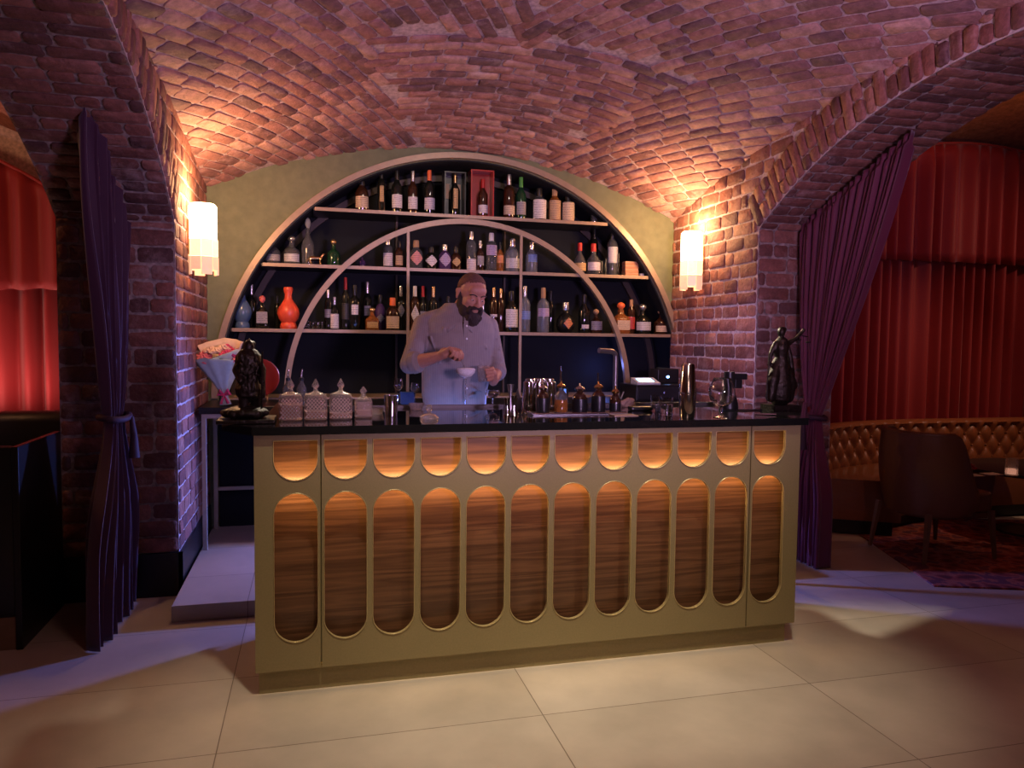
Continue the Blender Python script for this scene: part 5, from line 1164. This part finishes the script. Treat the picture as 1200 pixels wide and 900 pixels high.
# collar, placket, pocket, buttons
b = MB(); nc = []
cz = nk.z+.005
for k in range(25):
    a = radians(-62+ (304)*k/24)+pi*1.5*0; a = radians(-90+28+(304)*k/24)
    nc.append((cos(a), sin(a)))
vs = []; 
for lvl, (rr, dz) in enumerate(((.082, -.020), (.078, .030), (.084, .032), (.104, -.018))):
    for (ca, sa) in nc: vs.append((nk.x+rr*ca, yB-.004+rr*sa*.95, cz+dz-.030*max(0, -sa)))
m_ = len(nc); b.add(vs, [(l*m_+k, l*m_+k+1, (l+1)*m_+k+1, (l+1)*m_+k) for l in range(3) for k in range(m_-1)])
for s in (-1, 1):
    A = Vector((nk.x+s*.036, yB-.088, cz+.000)); b.add([A, A+Vector((s*.050, .022, -.004)), A+Vector((s*.040, -.052, -.088)), A+Vector((-s*.010, -.040, -.050))], [(0, 1, 2, 3)])
o = b.build('collar', SHIRT, shirt, smooth=50, loc=base, fix=False); md = o.modifiers.new('t', 'SOLIDIFY'); md.thickness = .005
def fr(u, v): return PM(u, v, yB-.148)
b = MB(); pl = [PM(546, v, yB-(.10 if v < 372 else .125 if v < 380 else .149 if v < 440 else .142)) for v in (368, 380, 392, 405, 420, 435, 450, 463, 472)]
for i in range(len(pl)-1):
    a, c = pl[i], pl[i+1]; b.add([a+Vector((-.013, 0, 0)), a+Vector((.013, 0, 0)), c+Vector((.013, 0, 0)), c+Vector((-.013, 0, 0))], [(0, 1, 2, 3)])
o = b.build('placket', SHIRT, shirt, loc=base, fix=False); md = o.modifiers.new('t', 'SOLIDIFY'); md.thickness = .004; md.offset = 0
for v in (382, 397, 455):
    c = PM(547, v, yB-.156 if 385 < v < 450 else yB-.150); q = MB(); q.ell(c, (.0065, .004, .0065), 12, 6); q.build('button', CAPM['white'], shirt, smooth=50, loc=base)
b = MB(); 
for s in (-1, 1): b.chain([(cx+s*.092, yB+.01, .95), (cx+s*.105, yB-.0, .55), (cx+s*.11, yB+.015, .16)], [.102, .074, .060], 14)
b.ell((cx, yB+.01, .97), (.185, .128, .11), 20, 12)
melt(b, 'trousers', mat('black_trousers', (.015, .015, .02), .8), .009, man, 3, loc=base)
for s in (-1, 1):
    b = MB(); b.chain([(cx+s*.11, yB+.03, .135), (cx+s*.12, yB-.15, .13)], [.044, .036]); b.box((cx+s*.115-.042, yB-.19, .0905), (cx+s*.115+.042, yB+.07, .108), .003); melt(b, 'shoe', BLACKW, .006, man, 2, loc=base)
# stirring stick and rocks glass
tip = TIP[0].lerp(TIP[1], .5); e_ = Vector((cp.x+.012, .93, zb_+.04)); L = tip
tag(MB().tube([tip-(e_-tip)*.25, e_], .0022, 8).build('cocktail_stick', BRUSH, smooth=50, loc=L), 'thin steel stick held over the foam drink by the barman', 'stick')
L = GL-Vector((0, 0, .045)); t = empty('rocks_glass', L, 'cut rocks glass held in the hand at the right side of the barman', 'glass')
MB().lathe(L, [(.001, 0), (.034, 0), (.036, .01), (gr, .092), (gr-.0025, .092), (.033, .014), (.001, .014)], 12).build('cut_glass', FROST, t, loc=L)
L = Vector((PM(576, 460, .93).x, .90, 1.131)); stem_glass(L, .075, .045, .05, 'low stemmed coupe standing below the held rocks glass', 'coupe_glass')

# ================================================================== LEFT BOOTH
BX = -1.135
blk = mat('black_leather', (.012, .012, .014), .4, bump=.2, bscale=60)
L = Vector((-1.9, 1.4, 0)); t = empty('black_booth', L, 'black high-backed booth with flat end panel at the left edge, beside the violet curtain', 'booth')
MB().box((BX-.03, .78, 0), (BX, 1.42, 1.0), .004).build('end_panel', BLACKW, t, loc=L)
MB().box((-3.4, .80, .10), (BX-.031, 1.55, .44), .03).build('seat', blk, t, smooth=40, loc=L)
MB().box((-3.4, .79, .0), (BX-.031, .83, .16)).build('plinth', mat('tan_plinth', (.20, .12, .07), .5), t, loc=L)
b = MB()
b.box((-3.4, .79, .17), (BX-.031, .85, 1.0), .02); b.build('front_back', blk, t, smooth=40, loc=L)
L = Vector((-2.4, 2.4, 0)); t = empty('black_sofa', L, 'black sofa with a rounded back below the bright red curtain at the left edge', 'sofa')
for k in range(4): MB().box((-3.6+.58*k, 2.40, .42), (-3.6+.58*k+.575, 2.60, 1.02), .07).build('back_cushion', blk, t, smooth=60, loc=L)
MB().box((-3.6, 1.85, .1), (-1.28, 2.55, .42), .05).build('seat', blk, t, smooth=60, loc=L)
MB().box((-3.6, 1.9, .0), (-1.28, 2.5, .099)).build('plinth', BLACKW, t, loc=L)

# ================================================================== RIGHT LOUNGE
r1, r2 = aZ(1095, 688, 0), aZ(975, 605, 0); u = (r2-r1).normalized(); w = Vector((u.y, -u.x, 0))
if w.x < 0: w = -w
P_ = [r1, r1+w*2.9, r1+w*2.9+u*2.0, r1+u*2.0]
t = MB().prism([(p.x, p.y) for p in P_], .001, .012).build('patterned_rug', rug_mat(), loc=r1); tag(t, 'dark red patterned rug under the armchair in the right-hand lounge', 'rug')
# tufted chesterfield sofa on a curve
L = Vector((6.2, 2.7, 0)); t = empty('tufted_sofa', L, 'long curved button-tufted cognac leather sofa before the red curtains at right', 'sofa')
ctrl = [(4.15, 2.02), (4.30, 2.26), (4.55, 2.46), (4.85, 2.60), (5.2, 2.70), (5.6, 2.76), (6.4, 2.76), (7.2, 2.74), (7.7, 2.60), (7.95, 2.25), (8.0, 1.7)]
def cr(p, k):
    i = min(int(k), len(p)-2); f = k-i; P0, P1, P2, P3 = [Vector(p[min(max(i+d, 0), len(p)-1)]) for d in (-1, 0, 1, 2)]
    return .5*((2*P1)+(P2-P0)*f+(2*P0-5*P1+4*P2-P3)*f*f+(3*P1-P0-3*P2+P3)*f**3)
pth = [cr(ctrl, (len(ctrl)-1)*i/400) for i in range(401)]
acc = [0]
for i in range(1, 401): acc.append(acc[-1]+(pth[i]-pth[i-1]).length)
def at_s(s):
    s = min(max(s, 0), acc[-1]-1e-5)
    lo = 0
    import bisect
    lo = max(0, bisect.bisect_right(acc, s)-1); lo = min(lo, 399); f = (s-acc[lo])/(acc[lo+1]-acc[lo]); p = pth[lo].lerp(pth[lo+1], f); tg = (pth[min(lo+3, 400)]-pth[max(lo-3, 0)]).normalized(); return p, Vector((tg.y, -tg.x))   # inward normal (towards the camera)
TOT = acc[-1]; NS = 640
def sweep(prof, name, m, tuft=False, smooth=70):
    vs = []; k = len(prof)
    for i in range(NS+1):
        s = TOT*i/NS; p, nn = at_s(s)
        for j, (d, z) in enumerate(prof):
            dd = d
            if tuft and tuft[0] <= j <= tuft[1]:
                u_, v_ = s/.165, (z-.46)/.115
                # diamond tufts: dimples at alternating lattice points
                a1, a2 = u_+v_*.5*1, u_-v_*.5*1
                q = (abs(sin(pi*a1))*abs(sin(pi*a2)))**.5
                dd = d+.050*(q-.55)
            vs.append((p.x+nn.x*dd, p.y+nn.y*dd, z))
    b = MB(); b.add(vs, [(i*k+j, i*k+(j+1) % k, (i+1)*k+(j+1) % k, (i+1)*k+j) for i in range(NS) for j in range(k)]+[tuple(range(k)), tuple(NS*k+j for j in range(k))[::-1]])
    return b.build(name, m, t, smooth=smooth, loc=L)
back = [(0, .12), (.14, .12), (.14, .40)]+[(.15-.02*(j/14), .44+.33*j/14) for j in range(15)]+[(.155, .80), (.13, .825), (.08, .835), (.02, .825), (-.02, .79), (-.03, .70)]
sweep(back, 'tufted_back', LEATHER, (3, 17))
sweep([(.15, .12), (.72, .12), (.72, .38), (.70, .43), (.66, .45), (.2, .45), (.15, .44)], 'seat', LEATHER)
sweep([(.02, .0125), (.66, .0125), (.66, .119), (.02, .119)], 'plinth', BLACKW)
nb = 0
for row in range(3):
    for i in range(int(TOT/.165)):
        s = (i+(.5 if row % 2 else 0))*.165; z = .46+.115*row*1.0
        if s < .2 or s > 5.0 or nb >= 90: continue
        p, nn = at_s(s); q = MB(); q.ell((p.x+nn.x*.125, p.y+nn.y*.125, z), .011, 8, 6); q.build('tuft_button', LEATHER, t, smooth=60, loc=L); nb += 1
# armchair: rounded barrel back towards the bar, seat towards the table
CX, CY = 4.66, 1.26
L = Vector((CX, CY, 0)); t = empty('barrel_armchair', L, 'brown leather barrel-back armchair on tapered wooden legs, its back turned to the bar', 'armchair')
wd = mat('light_wood', (.16, .085, .05), .5)
for (x, y, dx, dy) in ((4.40, 1.47, -.05, .02), (4.40, .99, -.04, -.02), (4.95, 1.50, .03, .02), (4.95, 1.00, .03, -.02)):
    MB().tube([(x+dx, y+dy, .013), (x, y, .36)], [.014, .024], 4).build('leg', wd, t, loc=L)
vs = []; nA = 40; prof = [0, .08, .2, .35, .46]; 
def rim(a):   # height of the barrel rim, high behind, falling to the seat front
    k = abs(a-180)/110.; return .90-.40*ss(max(0, k-.66)/.34)
ring_o = []; b = MB(); LV = 8
for i in range(nA+1):
    a = 70+220*i/nA; ra = radians(a); ca, sa = cos(ra), sin(ra)
    for rr, lv in [(1, j) for j in range(LV+1)]+[(0, j) for j in range(LV, -1, -1)]:
        z = .33+(rim(a)-.33)*lv/LV; bow = .03*sin(pi*lv/LV)+.045*lv/LV; R0 = .295+bow-(.055 if rr == 0 else 0); vs.append((CX+.0+R0*1.02*ca, CY+R0*.98*sa, z+(.012 if rr == 0 and lv == LV else 0)))
k = 2*(LV+1)
b.add(vs, [(i*k+j, (i+1)*k+j, (i+1)*k+(j+1) % k, i*k+(j+1) % k) for i in range(nA) for j in range(k)]+[tuple(range(k)), tuple(nA*k+j for j in range(k))[::-1]])
b.build('barrel_back', LEATHERD, t, smooth=50, loc=L)
b = MB(); pts = []
for i in range(nA+1):
    a = 70+220*i/nA; ra = radians(a); R0 = .295+.045-.02; pts.append((CX+R0*1.02*cos(ra), CY+R0*.98*sin(ra), rim(a)+.008))
b.tube(pts, .022, 8); b.build('rim_piping', LEATHERD, t, smooth=60, loc=L)
sp_ = [(CX-.02+.225*cos(radians(a)), CY+.225*sin(radians(a))) for a in range(90, 271, 12)]
fp_ = [(CX+.30, CY-.25), (CX+.36, CY-.20), (CX+.37, CY), (CX+.36, CY+.20), (CX+.30, CY+.25)]
q = MB().prism(sp_+fp_, .34, .485).build('seat_cushion', LEATHERD, t, smooth=40, loc=L); md = q.modifiers.new('b', 'BEVEL'); md.width = .025; md.segments = 3; md.limit_method = 'ANGLE'
MB().prism([(CX+(x-CX)*.95, CY+(y-CY)*.95) for x, y in sp_+fp_], .30, .3395).build('seat_rail', LEATHERD, t, smooth=40, loc=L)
# low round table
T = Vector((5.95, 1.55, 0)); t = empty('cocktail_table', T, 'low dark round table between the armchair and the tufted sofa', 'table')
MB().lathe(T, [(.001, .52), (.50, .52), (.51, .53), (.51, .545), (.50, .55), (.001, .55)], 48).build('table_top', BLACKW, t, smooth=40, loc=T)
MB().lathe(T, [(.045, .02), (.03, .10), (.03, .45), (.06, .519)], 20).build('pedestal', BLACKW, t, smooth=40, loc=T); MB().lathe(T, [(.001, .0125), (.25, .0125), (.24, .03), (.04, .045)], 32).build('foot', BLACKW, t, smooth=40, loc=T)
def onT(u, v, z=.5505): return aZ(u, v, z)
L = onT(1185, 557); t = empty('candle_glass', L, 'ribbed glass candle holder on the low round table at the right edge', 'candle holder')
MB().lathe(L, [(.001, 0), (.042, 0), (.045, .005), (.045, .13), (.041, .13), (.041, .01), (.001, .01)], 12).build('holder', FROST, t, loc=L); MB().lathe(L, [(.001, .011), (.036, .011), (.036, .05), (.001, .05)], 16).build('candle', mat('lit_wax', (.9, .6, .5), .5, emis=(1, .5, .35), es=.5), t, smooth=40, loc=L)
L = onT(1132, 556); t = empty('red_flower', L, 'dark red bloom in a small bowl on the near side of the low table', 'flower')
MB().lathe(L, [(.001, 0), (.03, 0), (.045, .04), (.043, .04), (.028, .005), (.001, .005)], 18).build('bowl', BLACKW, t, smooth=40, loc=L); b = MB()
for q in range(22): a = 2.4*q; rr = .006+.0026*q; b.ell(L+Vector((rr*cos(a), rr*sin(a), .075-.0012*q)), (.024, .012, .028), 8, 5, Euler((radians(15+q*3), 0, a)).to_matrix())
b.build('bloom', mat('dark_red_petal', (.25, .015, .02), .6), t, smooth=60, loc=L)
for i, (u_, v_, tx) in enumerate(((1140, 557.5, 'pale folded menu card on the low table nearest the armchair'), (1162, 556, 'pale folded menu card on the low table beside the candle glass'))):
    L = onT(u_, v_); tag(MB().box(L+Vector((-.07, -.05, 0)), L+Vector((.07, .05, .006)), .001).build('menu_card', mat('dull_paper', (.42, .30, .25), .7), loc=L), tx, 'menu card', 'menu cards')
# small wooden-cased lamp bulb glow over rug: none
